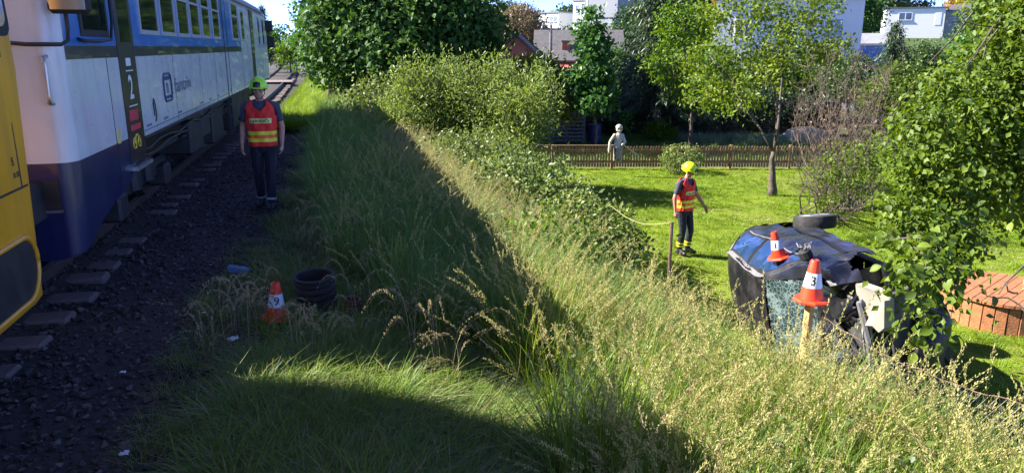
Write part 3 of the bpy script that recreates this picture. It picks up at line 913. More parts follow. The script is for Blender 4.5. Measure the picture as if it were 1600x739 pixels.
# saloon windows: frame, pane, top light
wins = [(9.32, 10.28), (10.42, 11.33), (11.5, 12.38), (12.5, 13.36), (13.55, 14.44), (14.7, 15.62), (17.45, 18.6)]
for k, (a, c) in enumerate(wins):
    fr = MB()
    z0, z1 = 2.49, 3.30
    for lo, hi in (((a, z0), (c, z0 + .05)), ((a, z1 - .05), (c, z1)), ((a, z0 + .05), (a + .045, z1 - .05)), ((c - .045, z0 + .05), (c, z1 - .05)), ((a + .045, 2.985), (c - .045, 3.02))):
        fr.b2((SX - .05, lo[0], lo[1]), (SX + .012, hi[0], hi[1]))
    f = fr.build('window', 'window_frame', rail_car, M=LOC)
    tilt = random.uniform(-.004, .004)
    for z_a, z_b in ((z0 + .05, 2.985), (3.02, z1 - .05)):
        g = MB().b2((SX - .02, a + .045, z_a), (SX + .002 + tilt * 0.3, c - .045, z_b))
        g.build('pane', 'train_glass', f, M=LOC)
# small end windows
for a, c, z0, z1 in ((19.1, 19.7, 2.49, 3.2), (23.2, 23.7, 2.4, 3.2), (24.6, 25.1, 2.4, 3.2)):
    f = MB().b2((SX - .05, a, z0), (SX + .01, c, z1)).build('window', 'window_frame', rail_car, M=LOC)
    MB().b2((SX - .02, a + .05, z0 + .05), (SX + .014, c - .05, z1 - .05)).build('pane', 'train_glass', f, M=LOC)
# cab side window and windscreen
f = MB().b2((SX - .05, 7.22, 2.44), (SX + .010, 8.05, 3.22), 0, .004).build('window', 'black_rubber', rail_car, M=LOC)
MB().b2((SX - .02, 7.29, 2.50), (SX + .014, 7.98, 3.16)).build('pane', 'train_glass', f, M=LOC)
f = MB().hull([Vector((TX + a, yy + o, z)) for a in (-.95, .95) for yy, z in ((6.6, 2.2), (6.6, 2.74)) for o in (-.015, .05)]).build('windscreen', 'train_glass', rail_car, M=LOC)
# navy band under the cab window is body colour; black door with icons
d = plate('door', 'black_gloss', rail_car, 8.28, 8.93, 1.17, 3.36, SX - .03, SX + .008)
plate('window', 'train_glass', d, 8.40, 8.82, 2.4, 3.2, SX - .01, SX + .013)
plate('door_sill', 'steel', d, 8.3, 8.95, 1.10, 1.14, SX - .05, SX + .06)
def on_side(key, y, z, m, parent, name='lettering', sy=1.0, x=SX + 0.0105):
    vs, fs = TXT[key]
    q = MB(); q.add([Vector((x, y + v.x * sy, z + v.y)) for v in vs], fs)
    return q.build(name, m, parent, M=LOC, fix=False)
on_side(('2', 0.34), 8.60, 1.93, 'ink_white', d, 'numeral')
plate('icon', 'ink_white', d, 8.52, 8.70, 2.16, 2.24, SX, SX + .011)
plate('icon', 'ink_white', d, 8.48, 8.76, 2.105, 2.117, SX, SX + .011)
plate('icon', 'ink_white', d, 8.44, 8.78, 1.745, 1.757, SX, SX + .011)
plate('icon', 'ink_red', d, 8.40, 8.74, 1.60, 1.71, SX, SX + .011)
plate('icon', 'ink_red', d, 8.40, 8.80, 1.50, 1.56, SX, SX + .011)
ring = MB()
for cy in (8.47, 8.66):
    ring.tube([(SX + .012, cy + .055 * math.cos(a), 1.37 + .055 * math.sin(a)) for a in np.linspace(0, 2 * PI, 14)], 0.008, 4)
ring.tube([(SX + .012, 8.47, 1.37), (SX + .012, 8.54, 1.45), (SX + .012, 8.62, 1.45), (SX + .012, 8.66, 1.37)], .008, 4)
ring.build('icon', 'ink_yellow', d, M=LOC)
# warning notes and lettering on the white side
plate('notice', 'ink_yellow', rail_car, 7.92, 8.0, 1.43, 1.5, SX, SX + .003)
plate('notice', 'ink_yellow', rail_car, 7.90, 8.02, 1.52, 1.56, SX, SX + .003)
on_side(('fantzin', 0.26), 11.45, 1.84, 'ink_grey', rail_car, sy=1.75, x=SX + .0035)
lg = MB()
y0, y1, z0, z1 = 10.17, 10.63, 1.68, 2.02
path = []
for cx, cz, a0 in ((y1 - .1, z1 - .1, 0), (y0 + .1, z1 - .1, 90), (y0 + .1, z0 + .1, 180), (y1 - .1, z0 + .1, 270)):
    for a in range(0, 91, 18):
        path.append((SX + .003, cx + .1 * math.cos(math.radians(a0 + a)), cz + .1 * math.sin(math.radians(a0 + a))))
path.append(path[0])
lg.tube(path, .017, 4)
lo_ = lg.build('emblem', 'ink_navy', rail_car, M=LOC)
on_side(('n', 0.26), 10.40, 1.86, 'ink_navy', lo_, x=SX + .0035)
plate('emblem_band', 'ink_navy', lo_, 10.2, 10.6, 1.94, 1.99, SX, SX + .0035)
plate('emblem_band', 'ink_navy', lo_, 10.2, 10.6, 1.71, 1.75, SX, SX + .0035)
for k in range(9):
    plate('notice', 'ink_grey', rail_car, 9.1 + k * 0.9, 9.1 + k * .9 + .25, 1.47, 1.50, SX, SX + .003)
MB().tube([(SX + .006, 9.55, 1.50), (SX + .006, 9.62, 1.56), (SX + .006, 9.6, 1.70), (SX + .006, 9.55, 1.76), (SX + .006, 9.51, 1.7), (SX + .006, 9.53, 1.56)], .008, 4).build('notice', 'ink_black', rail_car, M=LOC)
plate('seam', 'black_metal', rail_car, 9.0, 16.0, 1.44, 1.448, SX, SX + .003)
for yy in (10.9, 13.0, 14.6, 18.9, 20.4, 22.8, 24.2): plate('seam', 'black_metal', rail_car, yy, yy + .006, 1.37, 2.25, SX, SX + .002)
for yy in (11.6, 15.1, 19.6): plate('hatch', 'white_paint', rail_car, yy, yy + .5, 1.47, 1.78, SX - .01, SX + .008)
plate('rubbing_strip', 'black_metal', rail_car, 8.95, 25.3, 1.355, 1.385, SX - .02, SX + .012)
plate('gutter', 'roof_grey', rail_car, 7.0, 25.3, 3.37, 3.41, SX - .1, SX + .0)
plate('seam', 'black_metal', rail_car, 7.86, 7.872, 1.0, 2.25, SX, SX + .003)
plate('seam', 'black_metal', rail_car, 16.02, 16.09, 1.36, 3.38, SX, SX + .006)
plate('seam', 'black_metal', rail_car, 16.5, 16.53, 1.36, 3.38, SX, SX + .005)
d2 = plate('door', 'black_gloss', rail_car, 21.2, 21.95, 1.4, 3.3, SX - .03, SX + .006)
plate('pane', 'train_glass', d2, 21.35, 21.8, 2.2, 3.1, SX, SX + .011)
# step ladder at the seam, underframe boxes and bogies
ld = MB()
for y in (16.06, 16.45): ld.b2((SX - .06, y, .62), (SX - .01, y + .05, 1.36))
for z in (.65, .95, 1.2): ld.b2((SX - .12, 16.06, z), (SX - .0, 16.5, z + .03))
ld.build('step_ladder', 'black_metal', rail_car, M=LOC)
for a, c, z0 in ((12.3, 13.4, .72), (13.55, 14.2, .85), (14.5, 15.8, .62), (17.0, 18.2, .6), (18.35, 19.4, .75), (19.6, 20.6, .66)):
    MB().b2((TX - 1.25, a, z0), (SX - .12, c, 1.34), 0, .03).build('underframe_box', 'black_metal', rail_car, M=LOC)
MB().b2((TX - 1.2, 6.2, 1.0), (TX + 1.2, 26.2, 1.30)).build('underframe', 'black_metal', rail_car, M=LOC)
for yb in (10.3, 22.6):
    bo = MB()
    bo.b2((TX + .80, yb - 1.7, .55), (TX + 1.0, yb + 1.7, .80), 0, .04)
    bo.b2((TX - 1.0, yb - 1.7, .55), (TX - .80, yb + 1.7, .80), 0, .04)
    for dy in (-1.2, 1.2):
        bo.b2((TX + .85, yb + dy - .18, .42), (TX + 1.12, yb + dy + .18, .72), 0, .03)
    for dy in (-.35, .35):
        bo.lathe([(.11, 0), (.11, .32)], 10, 0, (TX + 1.0, yb + dy, .62))
    bq = bo.build('bogie', 'black_metal', rail_car, M=LOC)
    for dy in (-1.2, 1.2):
        for sx in (-1, 1):
            wv = MB(); wv.lathe([(.02, -.07), (.46, -.07), (.46, .02), (.48, .03), (.48, .06), (.3, .05), (.12, .06)], 28, 0, (TX + sx * .74, yb + dy, .74), Matrix.Rotation(-sx * PI / 2, 3, 'Y'))
            auto_smooth(wv.build('wheel', 'rail_steel', bq, M=LOC))
for k, (ya, yb, z) in enumerate(((8.9, 16, 1.22), (9.0, 20, 1.12), (12, 24, 1.04))):
    MB().tube([(SX - .10 - .05 * k, ya + (yb - ya) * t / 12, z - .03 * math.sin(t * 1.9)) for t in range(13)], .022, 6).build('pipe', 'black_metal', rail_car, M=LOC)
# buffer pocket, handrail, mirror with bracket
MB().b2((-2.47, 6.590, 1.06), (-2.235, 6.66, 1.30)).build('step_recess', 'black_metal', rail_car, M=LOC)
MB().b2((-2.48, 6.57, 1.038), (-2.232, 6.66, 1.058)).build('step', 'wood_old', rail_car, M=LOC)
hy = 6.55; hx = -2.19
hr = MB().tube([(hx, hy + .07, 2.28), (hx, hy, 2.27), (hx, hy, 2.22), (hx, hy, 1.98), (hx, hy, 1.92), (hx, hy + .07, 1.91)], .016, 8).build('handrail', 'steel', rail_car, smooth=True, M=LOC)
br = MB().tube([(-2.62, 6.58, 2.40), (SX - .14, 6.40, 2.37), (SX + .06, 6.52, 2.37), (SX + .085, 6.60, 2.40), (SX + .09, 6.62, 2.5), (SX + .09, 6.62, 3.0)], .016, 8).build('mirror_bracket', 'black_metal', rail_car, smooth=True, M=LOC)
mi = MB().box((SX + .13, 6.60, 2.78), (.30, .09, .36), 0, None, .03).build('mirror', 'black_rubber', rail_car, M=LOC)
MB().box((SX + .13, 6.552, 2.78), (.25, .006, .30)).build('mirror_glass', 'mirror_glass', mi, M=LOC)
br = MB().tube([(SX - .01, 7.12, 2.42), (SX + .06, 7.12, 2.40), (SX + .07, 7.5, 2.40), (SX + .06, 7.9, 2.42), (SX + .06, 8.0, 2.6), (SX + .06, 8.0, 3.0)], .014, 8).build('mirror_bracket', 'black_metal', rail_car, smooth=True, M=LOC)
MB().box((SX + .12, 25.9, 3.0), (.22, .2, .34), 0, None, .03).build('mirror', 'black_rubber', rail_car, M=LOC)
MB().box((SX + .14, 26.0, 2.5), (.22, .2, .34), 0, None, .03).build('mirror', 'black_rubber', rail_car, M=LOC)
# coupling
MB().b2((TX - .18, 5.5, .92), (TX + .18, 6.66, 1.22), 0, .04).build('coupler', 'black_metal', rail_car, M=LOC)
for s in (-1, 1):
    bf = MB(); bf.lathe([(.09, 0), (.09, .25), (.22, .26), (.22, .30), (.1, .32)], 18, 0, (TX + s * .88, 6.62, 1.14), Matrix.Rotation(PI / 2, 3, 'X'))
    auto_smooth(bf.build('buffer', 'black_metal', rail_car, M=LOC))

# ------------------------------------------------------------------ yellow rail vehicle in front of it
yv = thing('rail_vehicle', 'yellow rail vehicle with dark cab window, nearest in the foreground', 'train', (TX, 0, 0.28))
LY = Matrix.Translation((-TX, 0, -0.28))
def yhalf(y, z):
    w = 1.46 - 0.04 * max(0, z - 2.2) / 1.2
    t = (5.70 - y)
    if t < 0.18:
        t = max(t, 0) / 0.18
        w -= 0.20 * (1 - (1 - (1 - t) ** 2) ** 0.5)
    return w
def yfwd(y, z):
    '''the cab end leans outwards towards the top'''
    return y + 0.20 * min(1, max(0, (z - .6) / 1.8)) * max(0, (y - 3.0) / 2.8)
yst = [-7, -5, -3, -1, 1, 2, 3, 4, 4.6, 5.0, 5.52] + list(5.52 + 0.18 * np.sin(np.linspace(0.12, PI / 2, 12)))
zs_ = [0.60, 0.66, 0.8, 1.0, 1.2, 1.41, 1.8, 2.2, 2.6, 3.0, 3.25, 3.45]
yb_ = MB()
PA = []
for y in yst:
    r = [(TX + yhalf(y, z) - (0.05 if z < .62 else 0), yfwd(y, z), z) for z in zs_]
    w = yhalf(y, 3.45)
    y_ = yfwd(y, 3.45); r += [(TX + w - .18, y_, 3.64), (TX + w * .5, y_, 3.80), (TX, y_, 3.85)]
    r += [(2 * TX - p[0], p[1], p[2]) for p in r[-2::-1]]
    PA.append(r)
yb_.grid(PA)
yb_.add(PA[-1], [tuple(range(len(PA[-1])))])
yb_.add(PA[0], [tuple(range(len(PA[0])))])
yo = yb_.build('body', 'yellow_paint', yv, M=LY); auto_smooth(yo, 40)
def ypatch(name, m, parent, pts, off=0.004, thick=0.01):
    """panel following the body side; pts are (y, z) outline"""
    q = MB()
    a = [(TX + yhalf(y, z) + off, yfwd(y, z), z) for y, z in pts]; c = [(TX + yhalf(y, z) - thick, yfwd(y, z), z) for y, z in pts]
    n = len(pts)
    q.add(a + c, [tuple(range(n)), tuple(range(2 * n - 1, n - 1, -1))] + [(i, (i + 1) % n, n + (i + 1) % n, n + i) for i in range(n)])
    return q.build(name, m, parent, M=LY)
def rrect(y0, y1, z0, z1, r, n=5):
    out = []
    for cy, cz, a0 in ((y1 - r, z1 - r, 0), (y0 + r, z1 - r, 90), (y0 + r, z0 + r, 180), (y1 - r, z0 + r, 270)):
        for k in range(n + 1):
            a = math.radians(a0 + 90 * k / n)
            out.append((cy + r * math.cos(a), cz + r * math.sin(a)))
    return out
w_ = ypatch('window', 'black_rubber', yv, rrect(4.3, 5.56, 2.42, 3.2, .1), .008)
ypatch('pane', 'train_glass', w_, rrect(4.36, 5.50, 2.48, 3.14, .08), .012)
for pts in ([(5.42, 1.43), (5.435, 1.43), (5.36, 2.4), (5.345, 2.4)], [(3.0, 1.415), (5.52, 1.43), (5.52, 1.445), (3.0, 1.43)], [(3.6, 1.43), (3.615, 1.43), (3.615, 3.3), (3.6, 3.3)], [(5.05, 1.62), (5.06, 1.62), (5.06, 2.2), (5.05, 2.2)]):
    ypatch('seam', 'black_metal', yv, pts, .003)
rec = ypatch('step_recess', 'black_metal', yv, rrect(3.7, 5.50, .70, 1.10, .19, 7), .004)
rim = MB()
pp = rrect(3.68, 5.52, .685, 1.115, .20, 8); pp.append(pp[0])
rim.tube([(TX + yhalf(y, z) + .004, yfwd(y, z), z) for y, z in pp], .018, 6)
rim.build('recess_rim', 'yellow_paint', rec, smooth=True, M=LY)
for k, z in (('5', 1.62),):
    vs, fs = TXT[('5', 0.075)]
    q = MB(); q.add([Vector((TX + yhalf(5.4, z) + .004, 5.42 + v.x, z + v.y)) for v in vs], fs); q.build('lettering', 'ink_black', yv, M=LY, fix=False)
vs, fs = TXT[('B 50', 0.05)]
q = MB(); q.add([Vector((TX + yhalf(5.4, 1.53) + .004, 5.45 + v.x, 1.53 + v.y)) for v in vs], fs); q.build('lettering', 'ink_black', yv, M=LY, fix=False)
q = MB()
q.b2((TX - 1.1, -6.5, .35), (TX + 1.1, 5.3, .58))
q.build('underframe', 'black_metal', yv, M=LY)
for y in (3.9, 1.8, -2, -4):
    for s in (-1, 1):
        wv = MB(); wv.lathe([(.02, -.07), (.42, -.07), (.42, .02), (.45, .03), (.45, .06), (.12, .06)], 24, 0, (TX + s * .74, y, .72), Matrix.Rotation(-s * PI / 2, 3, 'Y'))
        auto_smooth(wv.build('wheel', 'rail_steel', yv, M=LY))
for s in (-1, 1):
    bf = MB(); bf.lathe([(.09, 0), (.09, .12), (.2, .13), (.2, .17)], 18, 0, (TX + s * .88, 5.74, 1.14), Matrix.Rotation(-PI / 2, 3, 'X'))
    auto_smooth(bf.build('buffer', 'black_metal', yv, M=LY))
MB().b2((TX - .95, 5.76, .55), (TX + .80, 6.35, 1.35), 0, .05).build('sun_blocker', 'black_metal', yv, M=LY)  # unseen box added between the vehicles to keep sun off the ballast
wq = MB()
for z0, z1 in ((1.75, 3.3),):
    wq.hull([Vector((TX + a, yfwd(5.70, z) + o, z)) for a in (-1.08, 1.08) for z in (z0, z1) for o in (-.02, .012)])
wq.build('windscreen', 'train_glass', yv, M=LY)  # dark glass added on the unseen end to cut yellow bounce light
MB().b2((TX - 1.2, 5.60, .62), (TX + 1.2, 5.755, 1.30)).build('added_dark_beam', 'black_metal', yv, M=LY)  # dark beam added across the hidden end, also against the bounce

# ================================================================== wrecked car, lying on its right side
CS = 0.97
CR = Matrix(((-.244, -.174, -.954), (-.967, .121, .225), (.076, .977, -.198)))
cc0 = CR.col[0].normalized(); cc1 = (CR.col[1] - cc0 * CR.col[1].dot(cc0)).normalized(); cc2 = cc0.cross(cc1)
CR = Matrix((cc0, cc1, cc2)).transposed()
car_org = Vector((5.703, 7.574, -.774))
car = thing('wrecked_car', 'crushed black hatchback lying on its right side on the lawn', 'car')
car.matrix_world = Matrix.Translation(car_org) @ CR.to_4x4() @ Matrix.Scale(CS, 4)
CL = Matrix.Translation((-2.0, 0, -0.7))       # car coordinates: x forward from the rear bumper, y left, z up
def ci(x, xs, ys): return float(np.interp(x, xs, ys))
def belt(x): return ci(x, [0, .15, .6, 2.6, 3.0, 3.9], [.90, .97, .98, .93, .92, .80])
def roofz(x): return ci(x, [0, .10, .22, .32, .42, .6, 1.0, 1.6, 2.0, 2.15, 2.35, 2.65, 2.95, 3.1, 3.5, 3.8, 3.95], [.92, 1.02, 1.20, 1.31, 1.375, 1.41, 1.44, 1.44, 1.415, 1.39, 1.29, 1.13, .99, .95, .90, .80, .66])
def bhalf(x): return ci(x, [0, .06, .2, .5, 1.2, 2.8, 3.3, 3.7, 3.9], [.60, .70, .775, .81, .825, .825, .80, .74, .62])
def rhalf(x): return ci(x, [0, .3, .5, 1.2, 2.0, 2.4, 2.95, 3.1, 3.9], [.60, .585, .565, .575, .565, .60, .68, .70, .58])
def sillz(x): return ci(x, [0, .25, .5, 3.4, 3.9], [.36, .27, .20, .20, .28])
def car_prof(x, t):
    """t 0..1 up the side from the sill to the roof centre -> (y, z)"""
    w = bhalf(x); zb = belt(x); zr = roofz(x); wr = rhalf(x); zs = sillz(x)
    zb = min(zb, zr - 0.02)
    K = [(w - .10, zs), (w - .03, zs + .05), (w - .005, zs + .2), (w + .012, zs + .38), (w, zb - .10), (w - .025, zb), (w - .025 + (wr - w + .025) * .5 + .02, zb + (zr - zb) * .5), (wr, zr - min(.06, (zr - zb) * .3)), (wr - .07, zr - min(.02, (zr - zb) * .1)), (wr * .5, zr + .012), (0, zr + .02)]
    u = t * (len(K) - 1); i = min(int(u), len(K) - 2); f = u - i
    return K[i][0] + (K[i + 1][0] - K[i][0]) * f, K[i][1] + (K[i + 1][1] - K[i][1]) * f
NT = 10
def side_y(x, z):
    best = None
    lo = 0.0
    pr = [car_prof(x, k / 60) for k in range(0, 46)]
    for a, b in zip(pr, pr[1:]):
        if a[1] <= z <= b[1] and b[1] > a[1]:
            f = (z - a[1]) / (b[1] - a[1]); return a[0] + (b[0] - a[0]) * f
    return pr[-1][0] if z > pr[-1][1] else pr[0][0]
def crumple(p, amt):
    x, y, z = p
    k = amt * max(0.0, (x - 2.6) / .6) ** 1.2
    d = math.sin(y * 9 + z * 13) * .5 + math.sin(x * 17 + z * 7) * .3 + math.sin(x * 31 + y * 23) * .25
    # dents on the upward side and along the roof edge
    d2 = .020 * math.sin(x * 5.2 + 1) * math.sin(z * 7.5 + .6) + .010 * math.sin(x * 13.1 + z * 6) * math.sin(z * 17)
    dent = -.05 * math.exp(-((x - 1.75) / .35) ** 2 - ((z - 1.32) / .18) ** 2)
    return (x + k * d * .25, y + k * d * .6 + (d2 + dent) * (1 if y > .2 else 0), z - k * abs(d) * .5)
xsn = list(np.linspace(0, .5, 13)) + list(np.linspace(.55, 2.9, 40)) + list(np.linspace(2.95, 3.22, 9))
cb = MB()
PA = []
for x in xsn:
    half = []
    for k in range(0, 49):
        y, z = car_prof(x, k / 48)
        half.append(crumple((x, y, z), .16))
    other = []
    for k in range(47, -1, -1):
        y, z = car_prof(x, k / 48)
        q = crumple((x, y, z), .16); other.append((q[0], -y, z))
    PA.append(half + other)
nj = len(PA[0])
cb.v = [p for r in PA for p in r]
for i in range(len(xsn) - 1):
    xm = (xsn[i] + xsn[i + 1]) / 2
    for j in range(nj - 1):
        zc = (PA[i][j][2] + PA[i][j + 1][2]) / 2
        # screen opening and the left wheel arches are cut out
        jt = j if j < 48 else 96 - j
        if 2.17 < xm < 2.92 and 37 <= jt: continue
        if j < 22 and j <= 48:
            if (xm - .72) ** 2 + (zc - .30) ** 2 < .345 ** 2 or (xm - 3.25) ** 2 + (zc - .34) ** 2 < .36 ** 2: continue
        a = i * nj + j
        cb.f.append((a, a + 1, a + nj + 1, a + nj))
        roofy = 36 <= jt and .45 < xm < 2.2
        cb.m.append(1 if roofy else 0)
cb.add(PA[0], [tuple(range(nj))], 0)
bo = cb.build('body', ['car_paint', 'car_roof'], car, M=CL); auto_smooth(bo, 40)
# underside and inner shell
q = MB(); q.b2((.12, -.68, .20), (3.1, .68, .30)); q.b2((.95, -.7, .24), (1.0, .7, .9)); q.b2((2.98, -.68, .26), (3.02, .68, .86)); q.b2((.42, .38, .28), (1.05, .42, .7))
q.build('floor_pan', 'car_trim', car, M=CL)
for x in (1.35, 2.2):
    for y in (-.38, .38):
        q = MB(); q.box((x, y, .55), (.5, .5, .16), 0, None, .05); q.box((x - .28, y, .82), (.14, .5, .62), 0, None, .05); q.box((x - .33, y, 1.18), (.09, .26, .18), 0, None, .03)
        q.build('seat', 'car_trim', car, M=CL)
q = MB(); q.box((2.72, 0, .82), (.32, 1.3, .22), 0, None, .05); q.build('dashboard', 'car_trim', car, M=CL)
# side windows follow the body, slightly proud, in dark surrounds
def side_patch(name, m, parent, poly, off, n=10, sgn=1):
    """poly: four (x,z) corners: low-rear, low-front, high-front, high-rear"""
    P = []
    for i in range(n + 1):
        r = []
        for j in range(n + 1):
            u, v = i / n, j / n
            x = (poly[0][0] * (1 - u) + poly[1][0] * u) * (1 - v) + (poly[3][0] * (1 - u) + poly[2][0] * u) * v
            z = (poly[0][1] * (1 - u) + poly[1][1] * u) * (1 - v) + (poly[3][1] * (1 - u) + poly[2][1] * u) * v
            y = side_y(x, z)
            c = crumple((x, y, z), .16)
            r.append((c[0], sgn * (c[1] + off), c[2]))
        P.append(r)
    b = MB(); b.grid(P)
    o = b.build(name, m, parent, smooth=True, M=CL)
    return o
for sgn in (1, -1):
    for outer, inner in (([(.36, 1.0), (1.30, .985), (1.38, 1.365), (.60, 1.35)], [(.44, 1.03), (1.27, 1.015), (1.34, 1.335), (.64, 1.32)]),
                         ([(1.33, .985), (2.66, .965), (2.18, 1.33), (1.41, 1.365)], [(1.38, 1.015), (2.50, .995), (2.10, 1.30), (1.44, 1.335)])):
        w = side_patch('window', 'car_trim', car, outer, .004, 10, sgn)
        side_patch('pane', 'car_glass', w, inner, .010, 10, sgn)
# scraped rail above the doors, door gaps, handles, tail lamp, waist scratches
def side_strip(name, m, pts, w, off, parent=car, sgn=1):
    P = []
    for (x, z), (x2, z2) in zip(pts, pts[1:]):
        pass
    A = []; B = []
    for i, (x, z) in enumerate(pts):
        a = pts[max(0, i - 1)]; b = pts[min(len(pts) - 1, i + 1)]
        tx, tz = b[0] - a[0], b[1] - a[1]; L = math.hypot(tx, tz) or 1
        nx, nz = -tz / L * w / 2, tx / L * w / 2
        for lst, s in ((A, 1), (B, -1)):
            c = crumple((x + s * nx, side_y(x + s * nx, z + s * nz), z + s * nz), .16)
            lst.append((c[0], sgn * (c[1] + off), c[2]))
    b = MB(); b.grid([A, B]); return b.build(name, m, parent, smooth=True, M=CL)
ln = lambda x0, z0, x1, z1, n=14: [(x0 + (x1 - x0) * k / n, z0 + (z1 - z0) * k / n) for k in range(n + 1)]
side_strip('scraped_roof_rail', 'scraped_metal', ln(.48, 1.375, 2.12, 1.375), .05, .006)
side_strip('scraped_roof_rail', 'scraped_metal', ln(.30, 1.12, .52, 1.34), .07, .006)
for pts in (ln(1.36, .30, 1.36, .97), ln(.95, .55, 1.02, .97), ln(2.62, .28, 2.66, .93)): side_strip('door_gap', 'black_rubber', pts, .012, .004)
side_strip('waist_trim', 'scraped_metal', ln(.45, .985, 2.6, .955), .016, .008)
side_strip('rub_strip', 'car_trim', ln(1.0, .52, 2.75, .52), .05, .012)
for x in (1.12, 2.10):
    h = side_strip('door_handle', 'black_rubber', ln(x - .09, .885, x + .09, .885, 6), .045, .012)
    side_strip('handle_bar', 'car_paint', ln(x - .08, .89, x + .08, .89, 6), .02, .03, h)
tl = MB()
P = []
for i in range(9):
    z = .62 + .36 * i / 8
    r = []
    for j in range(6):
        x = .015 + .20 * j / 5
        r.append((x, side_y(x, min(z, .95)) + .008, z))
    P.append(r)
tl.grid(P); tl.build('tail_lamp', 'tail_red', car, smooth=True, M=CL)
# windscreen: crazed safety glass hanging in the opening
m, nt, b = nodes_of('crazed_glass')
N, L = nt.nodes, nt.links
tc = N.new('ShaderNodeTexCoord')
nw_ = N.new('ShaderNodeTexNoise'); nw_.inputs['Scale'].default_value = 9; L.new(tc.outputs['Object'], nw_.inputs['Vector'])
wv = N.new('ShaderNodeMixRGB'); wv.blend_type = 'LINEAR_LIGHT'; wv.inputs[0].default_value = .025; L.new(tc.outputs['Object'], wv.inputs[1]); L.new(nw_.outputs['Color'], wv.inputs[2])
vo = N.new('ShaderNodeTexVoronoi'); vo.feature = 'DISTANCE_TO_EDGE'; vo.inputs['Scale'].default_value = 62
v2 = N.new('ShaderNodeTexVoronoi'); v2.feature = 'DISTANCE_TO_EDGE'; v2.inputs['Scale'].default_value = 17
L.new(wv.outputs[0], vo.inputs['Vector']); L.new(wv.outputs[0], v2.inputs['Vector'])
mn = N.new('ShaderNodeMath'); mn.operation = 'MINIMUM'; L.new(vo.outputs[0], mn.inputs[0])
m5 = N.new('ShaderNodeMath'); m5.operation = 'MULTIPLY'; m5.inputs[1].default_value = 0.5; L.new(v2.outputs[0], m5.inputs[0]); L.new(m5.outputs[0], mn.inputs[1])
nd = N.new('ShaderNodeTexNoise'); nd.inputs['Scale'].default_value = 5; nd.inputs['Detail'].default_value = 4; L.new(tc.outputs['Object'], nd.inputs['Vector'])
mw = N.new('ShaderNodeMapRange'); mw.inputs['From Min'].default_value = .35; mw.inputs['From Max'].default_value = .7; mw.inputs['To Min'].default_value = .3; mw.inputs['To Max'].default_value = 4.0; L.new(nd.outputs['Fac'], mw.inputs['Value'])
mq = N.new('ShaderNodeMath'); mq.operation = 'MULTIPLY'; L.new(mn.outputs[0], mq.inputs[0]); L.new(mw.outputs[0], mq.inputs[1]); mn = mq
cr = N.new('ShaderNodeValToRGB'); cr.color_ramp.elements[0].position = 0.0; cr.color_ramp.elements[1].position = 0.10
cr.color_ramp.elements[0].color = (0.17, 0.225, 0.22, 1); cr.color_ramp.elements[1].color = (0.008, 0.026, 0.025, 1)
L.new(mn.outputs[0], cr.inputs[0]); L.new(cr.outputs[0], b.inputs['Base Color'])
b.inputs['Roughness'].default_value = 0.25
trn = N.new('ShaderNodeBsdfTransparent'); trn.inputs[0].default_value = (0.55, 0.75, 0.72, 1)
nz = N.new('ShaderNodeTexNoise'); nz.inputs['Scale'].default_value = 3.5; L.new(tc.outputs['Object'], nz.inputs['Vector'])
r2 = N.new('ShaderNodeValToRGB'); r2.color_ramp.elements[0].position = 0.42; r2.color_ramp.elements[1].position = 0.6
L.new(nz.outputs[0], r2.inputs[0])
r3 = N.new('ShaderNodeValToRGB'); r3.color_ramp.elements[0].position = 0.04; r3.color_ramp.elements[1].position = 0.10
L.new(mn.outputs[0], r3.inputs[0])
mlt = N.new('ShaderNodeMath'); mlt.operation = 'MULTIPLY'; L.new(r2.outputs[0], mlt.inputs[0]); L.new(r3.outputs[0], mlt.inputs[1])
mx = N.new('ShaderNodeMixShader'); L.new(mlt.outputs[0], mx.inputs[0]); L.new(b.outputs[0], mx.inputs[1]); L.new(trn.outputs[0], mx.inputs[2])
L.new(mx.outputs[0], N['Material Output'].inputs['Surface'])
ws = MB()
P = []
for i in range(19):
    x = 2.165 + .76 * i / 18
    r = []
    for j in range(25):
        v = -1 + 2 * j / 24
        w = rhalf(x) - .05
        sag = .05 * math.sin(v * 5 + i * .5) * math.sin(i / 18 * PI) + .03 * math.sin(i * 1.3 + j)
        r.append((x, w * v, roofz(x) + .012 - .02 * v * v - abs(sag) * .8))
    P.append(r)
ws.grid(P); ws.build('windscreen', 'crazed_glass', car, smooth=True, M=CL)
# wheels: the rear one stands proud of its arch, the front one is torn inwards
def wheel(loc, tilt, par=car):
    t = MB()
    prof = [(.20, -.08), (.265, -.095), (.285, -.08), (.292, -.04), (.292, .04), (.285, .08), (.265, .095), (.20, .08), (.195, 0)]
    M = Matrix.Rotation(-PI / 2, 3, 'X') if False else Matrix.Rotation(PI / 2, 3, 'X')
    M = Euler(tilt).to_matrix() @ M
    t.lathe(prof + [prof[0]], 32, 0, loc, M, cap=False)
    w = t.build('wheel', 'tyre', par, M=CL); auto_smooth(w, 30)
    r = MB()
    r.lathe([(.205, -.085), (.195, -.097), (.185, -.088), (.14, -.078), (.06, -.092), (.01, -.092)], 32, 0, loc, M, cap=False)
    r.lathe([(.2, .07), (.185, .06), (.17, .0), (.1, .0)], 24, 0, loc, M, cap=False)
    auto_smooth(r.build('rim', 'steel', w, M=CL), 30)
    h = MB()
    for k in range(5):
        a = 2 * PI * k / 5
        h.box(Vector(loc) + M @ Vector((.11 * math.cos(a), .11 * math.sin(a), -.083)), (.12, .04, .02), 0, M @ Matrix.Rotation(a, 3, 'Z'))
    h.build('spokes', 'scraped_metal', w, M=CL)
wheel(Vector((.70, .80, .13)), (-.14, 0, .10))
wheel(Vector((3.40, .30, .22)), (.5, .3, .5))
